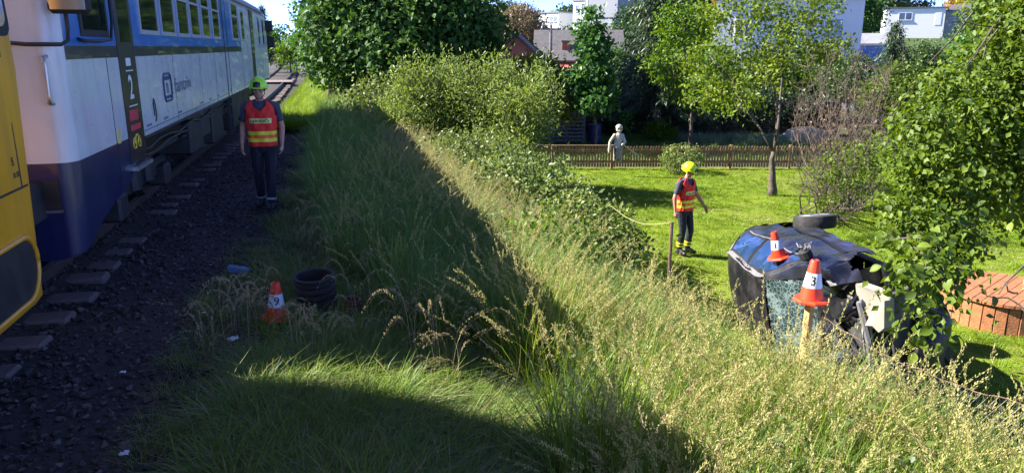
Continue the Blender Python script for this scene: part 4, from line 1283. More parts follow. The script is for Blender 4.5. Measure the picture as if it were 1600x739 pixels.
# wrecked front end
q = MB(); q.box((3.42, -.05, .48), (.55, .8, .42), 0, None, .06); q.box((3.4, .1, .76), (.4, .5, .14), 0, None, .04); q.lathe([(.09, 0), (.09, .4)], 12, 0, (3.3, -.2, .7)); q.box((3.75, 0, .42), (.08, 1.2, .36))
q.build('engine', 'engine_grey', car, M=CL)
q = MB()
ol = [(3.42, .64), (3.60, .72), (3.84, .70), (3.94, .60), (3.90, .30), (3.84, .24), (3.78, .30), (3.68, .28), (3.62, .18), (3.60, -.05), (3.52, -.08), (3.50, .20), (3.44, .30)]
n = len(ol)
q.add([(x, y, .80 + .05 * math.sin(x * 9) - .12 * (x - 3.5)) for x, y in ol] + [(x, y, .70 + .05 * math.sin(x * 9) - .12 * (x - 3.5)) for x, y in ol], [tuple(range(n)), tuple(range(2 * n - 1, n - 1, -1))] + [(i, (i + 1) % n, n + (i + 1) % n, n + i) for i in range(n)])
q.build('washer_tank', 'plastic_white', car, M=CL)
q = MB(); q.tube([(3.05, .62, .93), (3.3, .6, .86), (3.6, .5, .82), (3.72, .1, .82), (3.74, -.3, .84), (3.76, -.62, .8)], .032, 6); q.build('front_crossmember', 'scraped_metal', car, M=CL)
q = MB()
for k, pts in enumerate(([(3.1, .3, .8), (3.2, .2, .95), (3.4, .1, .92), (3.5, -.1, .8)], [(3.15, -.3, .8), (3.3, -.25, .98), (3.5, -.3, .9), (3.7, -.2, .7)], [(3.2, .5, .7), (3.35, .45, .9), (3.5, .3, .85), (3.55, .2, .6)], [(3.1, 0, .85), (3.25, .05, 1.0), (3.45, -.05, .97), (3.62, -.1, .86)])):
    q.tube(pts, .022 + .006 * (k % 2), 6)
q.build('hoses', 'black_rubber', car, smooth=True, M=CL)
for y, rr in ((.50, .10), (-.46, .11)):
    hl = MB(); hl.lathe([(.02, -.12), (rr * .7, -.10), (rr, 0), (rr, .02)], 18, 0, (3.62, y, .72), Matrix.Rotation(PI / 2, 3, 'Y'), cap=False)
    hl = hl.build('headlamp', 'steel', car, smooth=True, M=CL)
    g = MB(); g.lathe([(rr * .98, .02), (rr * .7, .05), (.01, .06)], 18, 0, (3.62, y, .72), Matrix.Rotation(PI / 2, 3, 'Y'), cap=False); g.build('lens', 'house_glass', hl, smooth=True, M=CL)
# crushed bonnet folded over the left wing, torn bumper hanging down, wing mirror stump
P = []
for i in range(13):
    r = []
    for j in range(17):
        u = i / 12; v = j / 16
        x = 2.97 + .62 * u; y = .70 - .62 * v
        z = .97 - .10 * u + .09 * math.sin(v * 9 + u * 4) * u + .10 * math.sin(u * PI) * (1 - v) - .16 * v * u
        r.append((x, y + .03 * math.sin(u * 8), z))
    P.append(r)
b = MB(); b.grid(P); o = b.build('bonnet', 'car_paint', car, M=CL); auto_smooth(o, 50)
P = []
for i in range(15):
    r = []
    for j in range(8):
        u = i / 14; v = j / 7
        x = 3.02 + .50 * u; z = .93 - .30 * v * (1 - .3 * u)
        y = .79 - .05 * u + .05 * math.sin(u * 7 + v * 3) - .12 * u * u * (1 - v)
        if (x - 3.25) ** 2 + (z - .34) ** 2 < .36 ** 2: z = .34 + math.sqrt(max(0, .36 ** 2 - (x - 3.25) ** 2))
        r.append((x, y, z))
    P.append(r)
b = MB(); b.grid(P); o = b.build('front_wing', 'car_paint', car, M=CL); auto_smooth(o, 40)
P = []
for i in range(25):
    a = -1.0 + 2.0 * i / 24
    r = []
    for j, (dx, dz) in enumerate(((.0, .62), (.07, .58), (.10, .48), (.09, .36), (.04, .26), (-.04, .22))):
        y = .95 * math.sin(a * 1.25) / math.sin(1.25)
        x = 3.86 - .34 * (abs(a) ** 2.5)
        r.append((x + dx + .05 * math.sin(a * 6), y * .86 - .22, dz - .10 - .22 * max(0, a) + .03 * math.sin(a * 11)))
    P.append(r)
b = MB(); b.grid(P); o = b.build('bumper', 'car_trim', car, M=CL); auto_smooth(o, 40)
b = MB(); b.hull([Vector(p) for p in ((3.55, .1, .12), (3.85, .12, .04), (3.82, .36, .04), (3.5, .36, .16), (3.6, .2, .2))]); b.hull([Vector(p) for p in ((3.62, .1, .02), (3.74, .1, .05), (3.70, -.6, -.06), (3.76, -.6, -.02), (3.66, -.3, -.08), (3.72, -.2, .08))]); b.hull([Vector(p) for p in ((3.8, .2, .10), (3.9, .15, .12), (3.92, -.45, .0), (3.84, -.5, .02), (3.9, -.1, .16))])
b.build('arch_liner', 'car_trim', car, M=CL)
b = MB(); b.box((2.70, .89, 1.0), (.14, .14, .13), 0, Euler((.3, .4, .2)).to_matrix(), .03); mo = b.build('wing_mirror', 'black_rubber', car, M=CL)
b = MB()
for k in range(7):
    a = 2 * PI * k / 7
    b.tube([(2.70, .93, 1.0), (2.70 + .07 * math.cos(a), 1.0, 1.0 + .07 * math.sin(a)), (2.70 + .09 * math.cos(a + .5), .97 + .03 * (k % 3), 1.0 + .09 * math.sin(a + .5))], .008, 5)
b.build('mirror_mount', 'scraped_metal', mo, M=CL)

# ------------------------------------------------------------------ numbered marker cones
def cone(label, num, loc, rot=(0, 0, 0), face=(0, -1), sc=1.0):
    t = thing('marker_cone', label, 'cone', loc, 'numbered marker cones', rot)
    t.scale = (sc,) * 3
    base = MB()
    o = .135
    P8 = []
    for k in range(8):
        a = PI / 8 + k * PI / 4
        P8.append((o / math.cos(PI / 8) * math.cos(a), o / math.cos(PI / 8) * math.sin(a)))
    base.add([(x, y, 0) for x, y in P8] + [(x, y, .012) for x, y in P8] + [(x * .9, y * .9, .024) for x, y in P8], [tuple(range(7, -1, -1)), tuple(range(16, 24))] + [(i, (i + 1) % 8, 8 + (i + 1) % 8, 8 + i) for i in range(8)] + [(8 + i, 8 + (i + 1) % 8, 16 + (i + 1) % 8, 16 + i) for i in range(8)])
    for k in range(4):
        a = k * PI / 2 + PI / 4
        base.box((.1 * math.cos(a), .1 * math.sin(a), -.006), (.03, .03, .014))
    base.build('base', 'cone_orange', t)
    rad = lambda z: .090 - (.090 - .034) * (z - .02) / .32
    b = MB(); b.lathe([(.105, .018), (.092, .024), (rad(.12), .12), (rad(.12) - .003, .121), (rad(.235) - .003, .234), (rad(.235), .235), (rad(.325), .325), (rad(.34) - .004, .338), (rad(.34) - .012, .34), (.02, .33)], 32, 0, cap=False)
    auto_smooth(b.build('shell', 'cone_orange', t), 40)
    b = MB(); b.lathe([(rad(.12) - .001, .118), (rad(.12) + .0012, .12), (rad(.235) + .0012, .235), (rad(.235) - .001, .237)], 32, 0, cap=False)
    auto_smooth(b.build('reflective_sleeve', 'cone_white', t), 50)
    vs, fs = TXT[(num, .1)]
    a0 = math.atan2(face[1], face[0])
    q = MB(); out = []
    for v in vs:
        z = .178 + v.y; r = rad(z) + .003
        a = a0 + v.x / r
        out.append((r * math.cos(a), r * math.sin(a), z))
    q.add(out, fs); q.build('numeral', 'ink_black', t, fix=False)
    return t
cone('orange and white cone numbered 9 on the dark trackside gravel', '9', (-0.63, 6.53, 0.0), (0.03, 0.05, 0.2), (-.05, -1), 1.0)
c3 = at_x(1267, 470, 3.6)
cone('orange and white cone numbered 3 set on a wooden stake', '3', c3, (-.02, 0.02, 0), (-.55, -.8), 1.0)
# cone 1 stands on the upturned side of the car
Mw = Matrix.Translation(car_org) @ CR.to_4x4() @ Matrix.Scale(CS, 4) @ CL
def car_pt(x, z, off=.012):
    return Mw @ Vector((x, side_y(x, z) + off, z))
pc = car_pt(2.12, 1.13, .035)
nrm_ = (car_pt(2.2, 1.05, .035) - car_pt(2.0, 1.05, .035)).cross(car_pt(2.1, 1.15, .035) - car_pt(2.1, 1.0, .035)).normalized()
if nrm_.z < 0: nrm_ = -nrm_
qq = Vector((0, 0, 1)).rotation_difference((nrm_ * .4 + Vector((-.16, .05, 1))).normalized())
cone('orange and white cone numbered 1 tilting on the overturned car', '1', pc, qq.to_euler(), (-.75, -.75), 0.98)

# ------------------------------------------------------------------ wooden stake, fence posts, chain-link fence
gs = G(3.6, 4.87)
b = MB(); b.box((0, 0, (c3.z - .01 - gs) / 2 - .1), (.055, .055, c3.z - .01 - gs + .2), 0, Euler((.0, .03, .3)).to_matrix(), .004)
o = b.build('wooden_stake', 'wood_post', loc=(c3.x - .02, c3.y, gs)); tag(o, 'pale squared wooden stake carrying the cone numbered 3', 'stake')
pt_ = at_x(1050, 347, 3.6)
b = MB(); b.tube([(0, 0, -.2), (0, 0, pt_.z - G(pt_.x, pt_.y))], .019, 8)
o = b.build('metal_fence_post', 'rust_wire', loc=(pt_.x, pt_.y, G(pt_.x, pt_.y))); tag(o, 'thin rusty metal fence post beside the firefighter on the lawn', 'fence post')
# wire from the brambles to that post
wa = at_x(955, 322, 3.6); wb = pt_
b = MB(); pp = []
for k in range(13):
    t = k / 12; p = wa.lerp(wb, t); p.z -= .12 * math.sin(PI * t); pp.append(p)
b.tube(pp, .003, 5); o = b.build('loose_wire', 'rope_yellow'); tag(o, 'slack pale wire running from the brambles to the rusty post', 'wire')
cf = thing('chain_link_fence', 'sagging rusty chain-link fence in front of the wrecked car', 'fence')
ftop = [Vector((3.62, 4.75, .30)), Vector((3.74, 4.2, .20)), Vector((3.88, 3.6, .20)), Vector((4.05, 3.1, .26)), Vector((4.25, 2.4, .32)), Vector((4.4, 1.7, .36))]
def fpt(s):
    u = s * (len(ftop) - 1); i = min(int(u), len(ftop) - 2); return ftop[i].lerp(ftop[i + 1], u - i)
Lf = sum((b_ - a_).length for a_, b_ in zip(ftop, ftop[1:]))
b = MB(); b.tube([fpt(k / 40) + Vector((0, 0, .008 * math.sin(k * 1.7))) for k in range(41)], .004, 5); b.build('top_wire', 'rust_wire', cf)
b = MB()
cell = .058; nw = int(Lf / cell)
Hf = 1.1
for k in range(-22, nw + 22):
    for sgn in (1, -1):
        pts = []
        for j in range(0, 25):
            z = j / 24 * Hf
            s = (k * cell + sgn * z * .62) / Lf
            if s < 0 or s > 1: 
                if len(pts) > 1: b.tube(pts, 0.0016, 3, cap=False)
                pts = []; continue
            p = fpt(s); bow = .10 * math.sin(s * 9) * math.sin(z / Hf * PI)
            pts.append(Vector((p.x + bow + .16 * (z / Hf) * math.sin(s * 5 + 1) + .003 * sgn, p.y, p.z - z)))
        if len(pts) > 1: b.tube(pts, 0.0016, 3, cap=False)
b.build('wire_mesh', 'wire_grey', cf, fix=False)
for s in (.0, 1.0):
    p = fpt(s); g = G(p.x, p.y)
    MB().tube([(p.x, p.y, g - .1), (p.x + .02, p.y, p.z + .03)], .02, 8).build('fence_post', 'rust_wire', cf)

# ------------------------------------------------------------------ round wooden well cover
wc = Vector((9.95, 8.82, 0)); wr_ = .84; wz = G(wc.x, wc.y); wh = .46
well = thing('well_cover', 'round red-brown wooden well cover with plank sides on the lawn', 'well', (wc.x, wc.y, wz))
b = MB(); b.lathe([(wr_ - .06, 0), (wr_ - .06, wh - .05)], 40); b.build('core', 'wood_fence', well)
npl = 34
pw = 2 * PI * wr_ / npl - .008
pm = MB().box((0, 0, 0), (.035, pw, wh - .03), 0, None, .006).mesh('plank', 'wood_well')
for k in range(npl):
    a = 2 * PI * k / npl
    o = bpy.data.objects.new('plank', pm); link(o, well)
    rj = wr_ + random.uniform(-.006, .006)
    o.location = (rj * math.cos(a), rj * math.sin(a), (wh - .03) / 2 - .02); o.rotation_euler = (0, random.uniform(-.01, .01), a)
y = -wr_ - .05; k = 0
while y < wr_ + .05:
    w = .135; y2 = min(y + w, wr_ + .06)
    R_ = wr_ + .07
    ya, yb2 = y + .006, y2 - .006
    xa = math.sqrt(max(0, R_ ** 2 - ya ** 2)); xb = math.sqrt(max(0, R_ ** 2 - yb2 ** 2))
    ym = (ya + yb2) / 2; xm = math.sqrt(max(0, R_ ** 2 - ym ** 2))
    ol = [(-xa, ya), (xa, ya), (xm, ym), (xb, yb2), (-xb, yb2), (-xm, ym)]
    b = MB(); n = len(ol); z0, z1 = wh - .028, wh + .012 + random.uniform(0, .008)
    b.add([(p[0], p[1], z0) for p in ol] + [(p[0], p[1], z1) for p in ol], [tuple(range(n - 1, -1, -1)), tuple(range(n, 2 * n))] + [(i, (i + 1) % n, n + (i + 1) % n, n + i) for i in range(n)])
    o = b.build('lid_plank', 'wood_well', well); o.rotation_euler = (0, 0, .5)
    y = y2; k += 1
b = MB(); b.tube([(.25, -.1, wh + .02), (.25, -.1, wh + .10), (.42, .05, wh + .10), (.42, .05, wh + .02)], .025, 8); b.build('handle', 'wood_post', well)

# ------------------------------------------------------------------ low picket fence at the end of the garden
fa = Vector((5.2, 24.85, 0)); fb = Vector((17.2, 22.0, 0))
fl = (fb - fa).length; fd = (fb - fa).normalized(); fang = math.atan2(fd.y, fd.x)
pf = thing('picket_fence', 'low brown picket fence across the end of the lawn', 'fence', (fa.x, fa.y, -1.72), None, (0, 0, fang))
np_ = 128; step = fl / np_
pk = MB(); pk.add([(x, y, z) for y in (-.011, .011) for x, z in ((-.031, .05), (.031, .05), (.031, .74), (0, .77), (-.031, .74))], [(0, 1, 2, 3, 4), (9, 8, 7, 6, 5)] + [(i, (i + 1) % 5, 5 + (i + 1) % 5, 5 + i) for i in range(5)])
pkm = pk.mesh('picket', 'wood_fence')
for k in range(np_):
    o = bpy.data.objects.new('picket', pkm); link(o, pf)
    o.location = (step * (k + .5), -.035 + random.uniform(-.004, .004), random.uniform(-.012, .012)); o.rotation_euler = (random.uniform(-.03, .03), random.uniform(-.02, .02), 0)
for z in (.2, .57):
    MB().b2((0, -.02, z), (fl, .02, z + .08)).build('rail', 'wood_fence', pf)
for k in range(7):
    x = k * fl / 6
    MB().b2((x - .045, .025, -.1), (x + .045, .11, .8), 0, .01).build('post', 'wood_fence', pf)
MB().b2((0, -.05, .775), (fl * .36, .03, .80)).build('top_board', 'wood_fence', pf)

# ------------------------------------------------------------------ drain pipes, bottle, litter by the track
def ribbed(name, label, m, loc, r, h, nr, tilt):
    prof = [(r * .9, -.05)]
    for k in range(nr):
        z = h * k / nr
        prof += [(r * .90, z + .05 * h / nr), (r, z + .3 * h / nr), (r, z + .65 * h / nr), (r * .90, z + .9 * h / nr)]
    prof += [(r * 1.02, h), (r * 1.02, h + .02), (r * .86, h + .02), (r * .84, -.04)]
    b = MB(); b.lathe(prof, 36, 0, cap=False); b.lathe([(r * .84, .1), (.001, .1)], 36, 0, cap=False)
    o = b.build(name, m, loc=loc); auto_smooth(o, 30); o.rotation_euler = tilt
    return tag(o, label, 'pipe')
ribbed('corrugated_pipe', 'black corrugated drain pipe standing beside the cone numbered 9', 'pipe_black', (-.27, 6.72, -.13), .185, .44, 7, (.06, -.04, 0))
ribbed('corrugated_pipe', 'small reddish corrugated pipe end half hidden in the grass', 'pipe_brown', (.02, 6.50, -.12), .075, .24, 6, (.0, .12, 0))
bt = thing('plastic_bottle', 'crumpled clear blue plastic bottle lying on the ballast', 'bottle', (-1.10, 7.93, .07), None, (0, PI / 2 + .05, -.45))
m, nt, b = nodes_of('bottle_plastic'); b.inputs['Base Color'].default_value = (.25, .42, .75, 1); b.inputs['Roughness'].default_value = .12; b.inputs['Transmission Weight'].default_value = .45; b.inputs['IOR'].default_value = 1.3
b = MB(); b.lathe([(.001, -.12), (.038, -.12), (.044, -.10), (.036, -.06), (.043, -.03), (.034, .0), (.042, .03), (.04, .06), (.022, .10), (.014, .115), (.014, .13)], 14, 0)
o = b.build('body', 'bottle_plastic', bt); auto_smooth(o, 45)
b = MB(); b.lathe([(.017, .125), (.017, .15)], 12); b.build('cap', 'ink_navy', bt)
def scrap(label, loc, s, sd):
    random.seed(sd)
    b = MB(); P = []
    for i in range(5):
        P.append([(s * (i - 2) / 4 + random.uniform(-.1, .1) * s, s * .7 * (j - 2) / 4 + random.uniform(-.1, .1) * s, s * random.uniform(.05, .4)) for j in range(5)])
    b.grid(P); o = b.build('paper_scrap', 'paper', loc=loc); so = o.modifiers.new('t', 'SOLIDIFY'); so.thickness = .002
    return tag(o, label, 'litter')
scrap('white paper scrap beside the dry bent grass stalks', (-.93, 5.99, .03), .085, 1)
scrap('crumpled white paper scrap on ballast near the bottom edge', (-1.32, 4.26, .05), .05, 2)
scrap('tiny white scrap lying on the dark ballast near the sleepers', (-1.62, 5.45, .06), .035, 3)
scrap('small white litter on the ballast by the rail vehicle side', (-1.25, 6.65, .06), .03, 4)

# ================================================================== people
def hand(prims, wrist, d, palm_n, side, mi, curl=.5, sc=1.0):
    """palm and five fingers; d points down the fingers, palm_n out of the palm, side towards the thumb"""
    d = Vector(d).normalized(); pn = Vector(palm_n).normalized(); th = Vector(side).normalized()
    w = Vector(wrist)
    k1 = w + d * .085 * sc
    prims.append((w, k1 + th * .014, .024 * sc, .024 * sc, mi)); prims.append((w, k1 - th * .022, .024 * sc, .02 * sc, mi))
    for f, (o, l) in enumerate(((.033, .072), (.012, .080), (-.010, .074), (-.031, .058))):
        a = k1 + th * o * sc
        m1 = a + (d + pn * curl * .5).normalized() * l * .5 * sc
        m2 = m1 + (d * (1 - curl * .5) + pn * curl * 1.3).normalized() * l * .55 * sc
        prims.append((a, m1, .0105 * sc, .0095 * sc, mi)); prims.append((m1, m2, .0095 * sc, .0078 * sc, mi))
    t0 = w + d * .03 * sc + th * .026 * sc
    t1 = t0 + (d * .6 + th * .7 + pn * .3).normalized() * .042 * sc
    t2 = t1 + (d * .9 + th * .15 + pn * .4).normalized() * .034 * sc
    prims.append((t0, t1, .0135 * sc, .0115 * sc, mi)); prims.append((t1, t2, .0115 * sc, .009 * sc, mi))
def firefighter(label, loc, yaw, helmet_m, pose, height=1.0, glove=False):
    """local frame: faces -Y, x to the viewer's right, z up"""
    t = thing('person', label, 'person', loc, 'firefighters in red vests', (0, 0, yaw))
    t.scale = (height,) * 3
    SH, TR, SK, BO, HA = 0, 1, 2, 3, 4
    p = []
    hipz = .93
    lean = Vector(pose.get('lean', (0, 0, 0)))
    # trunk
    for a, b, ra, rb, sq in (((0, 0, .90), (0, 0, 1.02), .145, .140, (1.12, .80, 1)), ((0, .0, 1.02), (0, 0, 1.22), .140, .155, (1.10, .78, 1)), ((0, 0, 1.22), (0, .005, 1.38), .155, .150, (1.18, .78, 1))):
        p.append((a, b, ra, rb, TR if a[2] < .95 else SH, sq))
    for s in (-1, 1):
        p.append(((s * .07, 0, 1.42), (s * .165, .01, 1.435), .075, .062, SH))
    hd = Vector(pose.get('head', (0, -.02, 0)))
    neck0 = Vector((0, .01, 1.43)); neck1 = Vector((0, -.005, 1.55)) + hd * .5
    p.append((neck0, neck1, .062, .056, SK))
    # legs
    for s, (kx, ky, ax, ay, toe) in zip((-1, 1), pose['legs']):
        hip = Vector((s * .092, 0, .90)); kn = Vector((kx, ky, .50)); an = Vector((ax, ay, .10))
        p.append((hip, kn, .100, .072, TR)); p.append((kn, kn.lerp(an, .35), .070, .070, TR)); p.append((kn.lerp(an, .35), an + Vector((0, 0, .05)), .070, .060, TR))
        tv = Vector((toe[0], toe[1], 0)).normalized()
        p.append((an + Vector((0, 0, .08)), an, .052, .05, BO)); p.append((an - tv * .05 - Vector((0, 0, .055)), an + tv * .15 - Vector((0, 0, .062)), .043, .038, BO)); p.append((an - Vector((0, 0, .01)), an + tv * .10 - Vector((0, 0, .045)), .05, .040, BO))
    # arms
    for s, (el, wr, hd_d, pn, curl) in zip((-1, 1), pose['arms']):
        sh = Vector((s * .205, .01, 1.415)); el = Vector(el); wr = Vector(wr)
        mid = sh.lerp(el, .62)
        p.append((sh, mid, .062, .055, SH)); p.append((mid, el, .046, .041, SK)); p.append((el, el.lerp(wr, .35), .042, .041, SK)); p.append((el.lerp(wr, .35), wr, .041, .027, SK))
        hand(p, wr, hd_d, pn, Vector((0, -1, 0)) if abs(Vector(hd_d).normalized().y) < .7 else Vector((-s, 0, 0)), HA, curl)
    # head
    hc = Vector((0, -.01, 1.66)) + hd
    tilt = pose.get('tilt', 0.0); turn = pose.get('turn', 0.0)
    HR = Matrix.Rotation(turn, 3, 'Z') @ Matrix.Rotation(tilt, 3, 'X')
    H = lambda x, y, z: hc + HR @ Vector((x, y, z))
    p.append((H(0, .012, .02), H(0, .012, .04), .092, .088, SK, (.86, 1.04, 1.0)))
    p.append((H(0, -.03, -.055), H(0, -.045, -.085), .060, .040, SK, (1, 1, 1)))
    p.append((H(0, -.093, .008), H(0, -.108, -.020), .010, .014, SK)); p.append((H(-.012, -.096, -.024), H(.012, -.096, -.024), .009, .009, SK))
    p.append((H(-.022, -.084, -.056), H(.022, -.084, -.056), .009, .009, SK)); p.append((H(-.03, -.083, .028), H(.03, -.083, .028), .012, .012, SK))
    for s in (-1, 1):
        p.append((H(s * .079, .018, .012), H(s * .084, .024, -.022), .014, .010, SK))
        p.append((H(s * .045, -.06, -.012), H(s * .045, -.055, -.02), .024, .02, SK))
    body = fused('body', p, ['shirt_navy', 'trouser_navy', 'skin', 'boot_black', 'glove_red' if glove else 'skin'], t, .0098, 4)
    for s in (-1, 1):
        e = MB()
        e.lathe([(.001, -.008), (.007, -.006), (.010, 0), (.007, .006), (.001, .008)], 10, 0, H(s * .031, -.078, .008))
        e.build('eye', 'ink_black', body, smooth=True)
    # helmet: deep dome, brim, dark front plate and visor edge, neck curtain
    h = MB()
    P = []
    for i in range(13):
        th = PI / 2 * i / 12
        r = []
        for k in range(33):
            a = 2 * PI * k / 32
            rx, ry, rz = .118, .142, .125
            x = rx * math.cos(th) * math.cos(a); y = .018 + ry * math.cos(th) * math.sin(a); z = .045 + rz * math.sin(th) * (1 + .06 * math.exp(-(x / .03) ** 2))
            r.append(H(x, y, z))
        P.append(r)
    h.grid(P)
    low = []
    for z, f in ((.045, 1.0), (.012, 1.02), (-.02, 1.0)):
        r = []
        for k in range(33):
            a = 2 * PI * k / 32
            y = .018 + .142 * math.sin(a) * f
            zz = z if math.sin(a) > -.35 else .045 - (.045 - z) * .15
            r.append(H(.118 * f * math.cos(a), y, zz))
        low.append(r)
    h.grid(low)
    br = []
    for f, dz in ((1.0, .045), (1.16, .036), (1.16, .028), (.98, .030)):
        br.append([H(.118 * f * math.cos(2 * PI * k / 32), .018 + .142 * f * math.sin(2 * PI * k / 32), dz) for k in range(33)])
    hm = h.build('helmet', helmet_m, t, smooth=True)
    b = MB(); b.grid(br); b.build('brim', helmet_m, hm, smooth=True)
    b = MB()
    P = []
    for i in range(7):
        r = []
        for k in range(9):
            a = -PI / 2 + (k - 4) / 4 * .42
            th = .02 + i / 6 * .62 * (1 - .18 * abs(k - 4) / 4)
            r.append(H(.122 * math.cos(th) * math.cos(a), .018 + .147 * math.cos(th) * math.sin(a), .045 + .130 * math.sin(th)))
        P.append(r)
    b.grid(P); b.build('front_plate', 'black_gloss', hm, smooth=True)
    b = MB(); b.tube([H(-.085, .0, .0), H(-.075, -.02, -.06), H(-.03, -.05, -.115), H(.03, -.05, -.115), H(.075, -.02, -.06), H(.085, 0, 0)], .006, 5); b.build('chin_strap', 'ink_black', hm)
    # vest: open shell round the trunk
    rings = [(.885, .190, .138), (.95, .188, .136), (1.05, .186, .134), (1.15, .190, .138), (1.25, .202, .144), (1.33, .208, .146), (1.40, .206, .140), (1.45, .186, .126), (1.49, .142, .108), (1.515, .105, .092)]
    rz = [r[0] for r in rings]
    def vpt(a, z, off=0.0):
        wa = np.interp(z, rz, [r[1] for r in rings]) + off; wb = np.interp(z, rz, [r[2] for r in rings]) + off
        e = .86
        c, s = math.cos(a), math.sin(a)
        wr = .006 * math.sin(a * 7 + z * 18) + .004 * math.sin(a * 13 - z * 31) + .005 * math.sin(a * 4 - z * 9)
        return Vector(((wa + wr) * math.copysign(abs(c) ** e, c), .004 + (wb + wr) * math.copysign(abs(s) ** e, s), z))
    zs = np.linspace(.885, 1.515, 43)
    b = MB()
    na = 72
    vs = [vpt(2 * PI * k / na, z) for z in zs for k in range(na)]
    fs = []
    for i in range(len(zs) - 1):
        zc = (zs[i] + zs[i + 1]) / 2
        for k in range(na):
            a = 2 * PI * (k + .5) / na
            c, s = math.cos(a), math.sin(a)
            x = vpt(a, zc).x
            if zc > 1.31 and abs(c) > .93 - (zc - 1.31) * .35: continue        # armholes
            if s < 0 and zc > 1.385 and abs(x) < .085 * (zc - 1.36) / .08 and abs(x) < .088: continue   # neck
            fs.append((i * na + k, i * na + (k + 1) % na, (i + 1) * na + (k + 1) % na, (i + 1) * na + k))
    b.add(vs, fs)
    ve = b.build('vest', 'vest_red', t, smooth=True)
    so = ve.modifiers.new('thick', 'SOLIDIFY'); so.thickness = .006; so.offset = 0
    def band(name, m, z0, z1, off, a0=0, a1=2 * PI, n=72, par=ve):
        q = MB(); q.grid([[vpt(a0 + (a1 - a0) * k / n, z, off) for k in range(n + 1)] for z in np.linspace(z0, z1, 4)])
        return q.build(name, m, par, smooth=True)
    band('reflective_band', 'band_yellow', 1.045, 1.095, .007)
    band('stripe', 'vest_orange', .998, 1.045, .006)
    band('reflective_band', 'band_yellow', .948, .998, .007)
    pa = band('name_panel', 'panel_pale', 1.205, 1.272, .007, -PI / 2 - .78, -PI / 2 + .78, 24)
    vs, fs = TXT[('HASIČI', .062)]
    q = MB(); out = []
    for v in vs:
        a = -PI / 2 + v.x / .165
        out.append(vpt(a, 1.234 + v.y * .8, .0105))
    q.add(out, fs); q.build('lettering', 'ink_black', pa, fix=False)
    # ankle reflectors
    for s, (kx, ky, ax, ay, toe) in zip((-1, 1), pose['legs']):
        kn = Vector((kx, ky, .50)); an = Vector((ax, ay, .15))
        for f0 in pose.get('ankle', (.78,)):
            q = MB(); c0 = kn.lerp(an, f0); c1 = kn.lerp(an, f0 + .09)
            q.tube([c0, c1], .071, 20, 0, cap=False); q.build('trouser_band', pose.get('ankle_m', 'silver_band'), body, smooth=True)
    return t
pose1 = dict(legs=[(-.10, .0, -.11, .13, (-.15, -1)), (.085, -.09, .07, -.14, (.1, -1))],
             arms=[((-.265, .05, 1.15), (-.275, -.05, .91), (-.0, -.2, -1), (.9, -.1, 0), .6), ((.262, .04, 1.15), (.265, -.09, .92), (-.05, -.3, -1), (-.9, -.1, 0), .6)],
             head=(0, -.02, -.005), tilt=.12, turn=0.0, ankle=(.93,), ankle_m='silver_band')
f1 = at_z(420, 326, 0.02)
firefighter('firefighter in red vest and green helmet walking beside the train', (f1.x, f1.y, .035), math.radians(-4), 'helmet_green', pose1, 1.045)
pose2 = dict(legs=[(-.07, -.03, -.07, .02, (-.15, -1)), (.12, -.07, .13, -.02, (.35, -1))],
             arms=[((-.29, .04, 1.15), (-.30, .0, .90), (-.02, -.1, -1), (.9, -.1, 0), .7), ((.295, -.05, 1.155), (.34, -.20, .965), (.1, -.5, -.85), (-.7, 0, -.5), .6)],
             head=(.012, -.035, -.012), tilt=.45, turn=.25, ankle=(.70, .86), ankle_m='band_yellow')
f2 = Vector((6.66, 13.2, 0))
firefighter('firefighter in red vest and yellow helmet standing on the lawn', (f2.x, f2.y, G(f2.x, f2.y) + .02), math.radians(28), 'helmet_yellow', pose2, 1.03)

# ------------------------------------------------------------------ scarecrow hung on the picket fence
sc_ = at_d(965, 246, 24.0)
scw = thing('scarecrow', 'pale grey scarecrow figure in old clothes hanging over the picket fence', 'scarecrow', sc_, None, (0, 0, math.radians(-14)))
p = [((0, 0, .05), (-.02, 0, .42), .11, .13, 0, (1, .7, 1)), ((-.08, 0, .40), (-.10, 0, -.10), .085, .07, 0), ((.08, -.02, .40), (.07, -.03, -.12), .09, .075, 0),
     ((-.02, 0, .42), (.02, 0, .82), .13, .14, 3, (1.1, .7, 1)), ((-.14, 0, .86), (-.30, -.02, .60), .062, .055, 2), ((-.30, -.02, .60), (-.33, -.06, .28), .055, .05, 2), ((-.33, -.06, .28), (-.34, -.08, .20), .04, .03, 2),
     ((.15, 0, .86), (.24, -.03, .60), .062, .055, 3), ((.24, -.03, .60), (.14, -.12, .50), .055, .045, 3), ((.02, 0, .88), (.02, -.01, 1.0), .05, .05, 2)]
scw.scale = (.88, .88, .84)
fused('body', p, ['canvas_grey', 'canvas_dark', 'straw', 'canvas_pale'], scw, .014, 3)
b = fused('head', [((.02, -.02, 1.08), (.02, -.01, 1.16), .125, .12, 0, (.95, .95, 1)), ((.02, -.12, 1.06), (.02, -.14, 1.04), .03, .03, 0)], ['straw'], scw, .012, 3)
for s in (-.045, .055):
    e = MB(); e.lathe([(.001, -.03), (.03, -.02), (.042, 0), (.03, .02), (.001, .03)], 12, 0, (.02 + s, -.115, 1.12)); e.build('eye', 'canvas_dark', b, smooth=True)
hb = MB(); hb.lathe([(.125, -.04), (.13, 0), (.11, .05), (.06, .085), (.01, .095)], 20, 0, (.02, .015, 1.17)); hb.build('hood', 'canvas_pale', scw, smooth=True)
ap = MB()
P = [[(-.10 + .2 * j / 6 + .02 * math.sin(i), -.115 - .01 * math.sin(j * 2 + i), .42 - .48 * i / 9) for j in range(7)] for i in range(10)]
ap.grid(P); o = ap.build('scarf', 'canvas_grey', scw, smooth=True); so = o.modifiers.new('t', 'SOLIDIFY'); so.thickness = .01
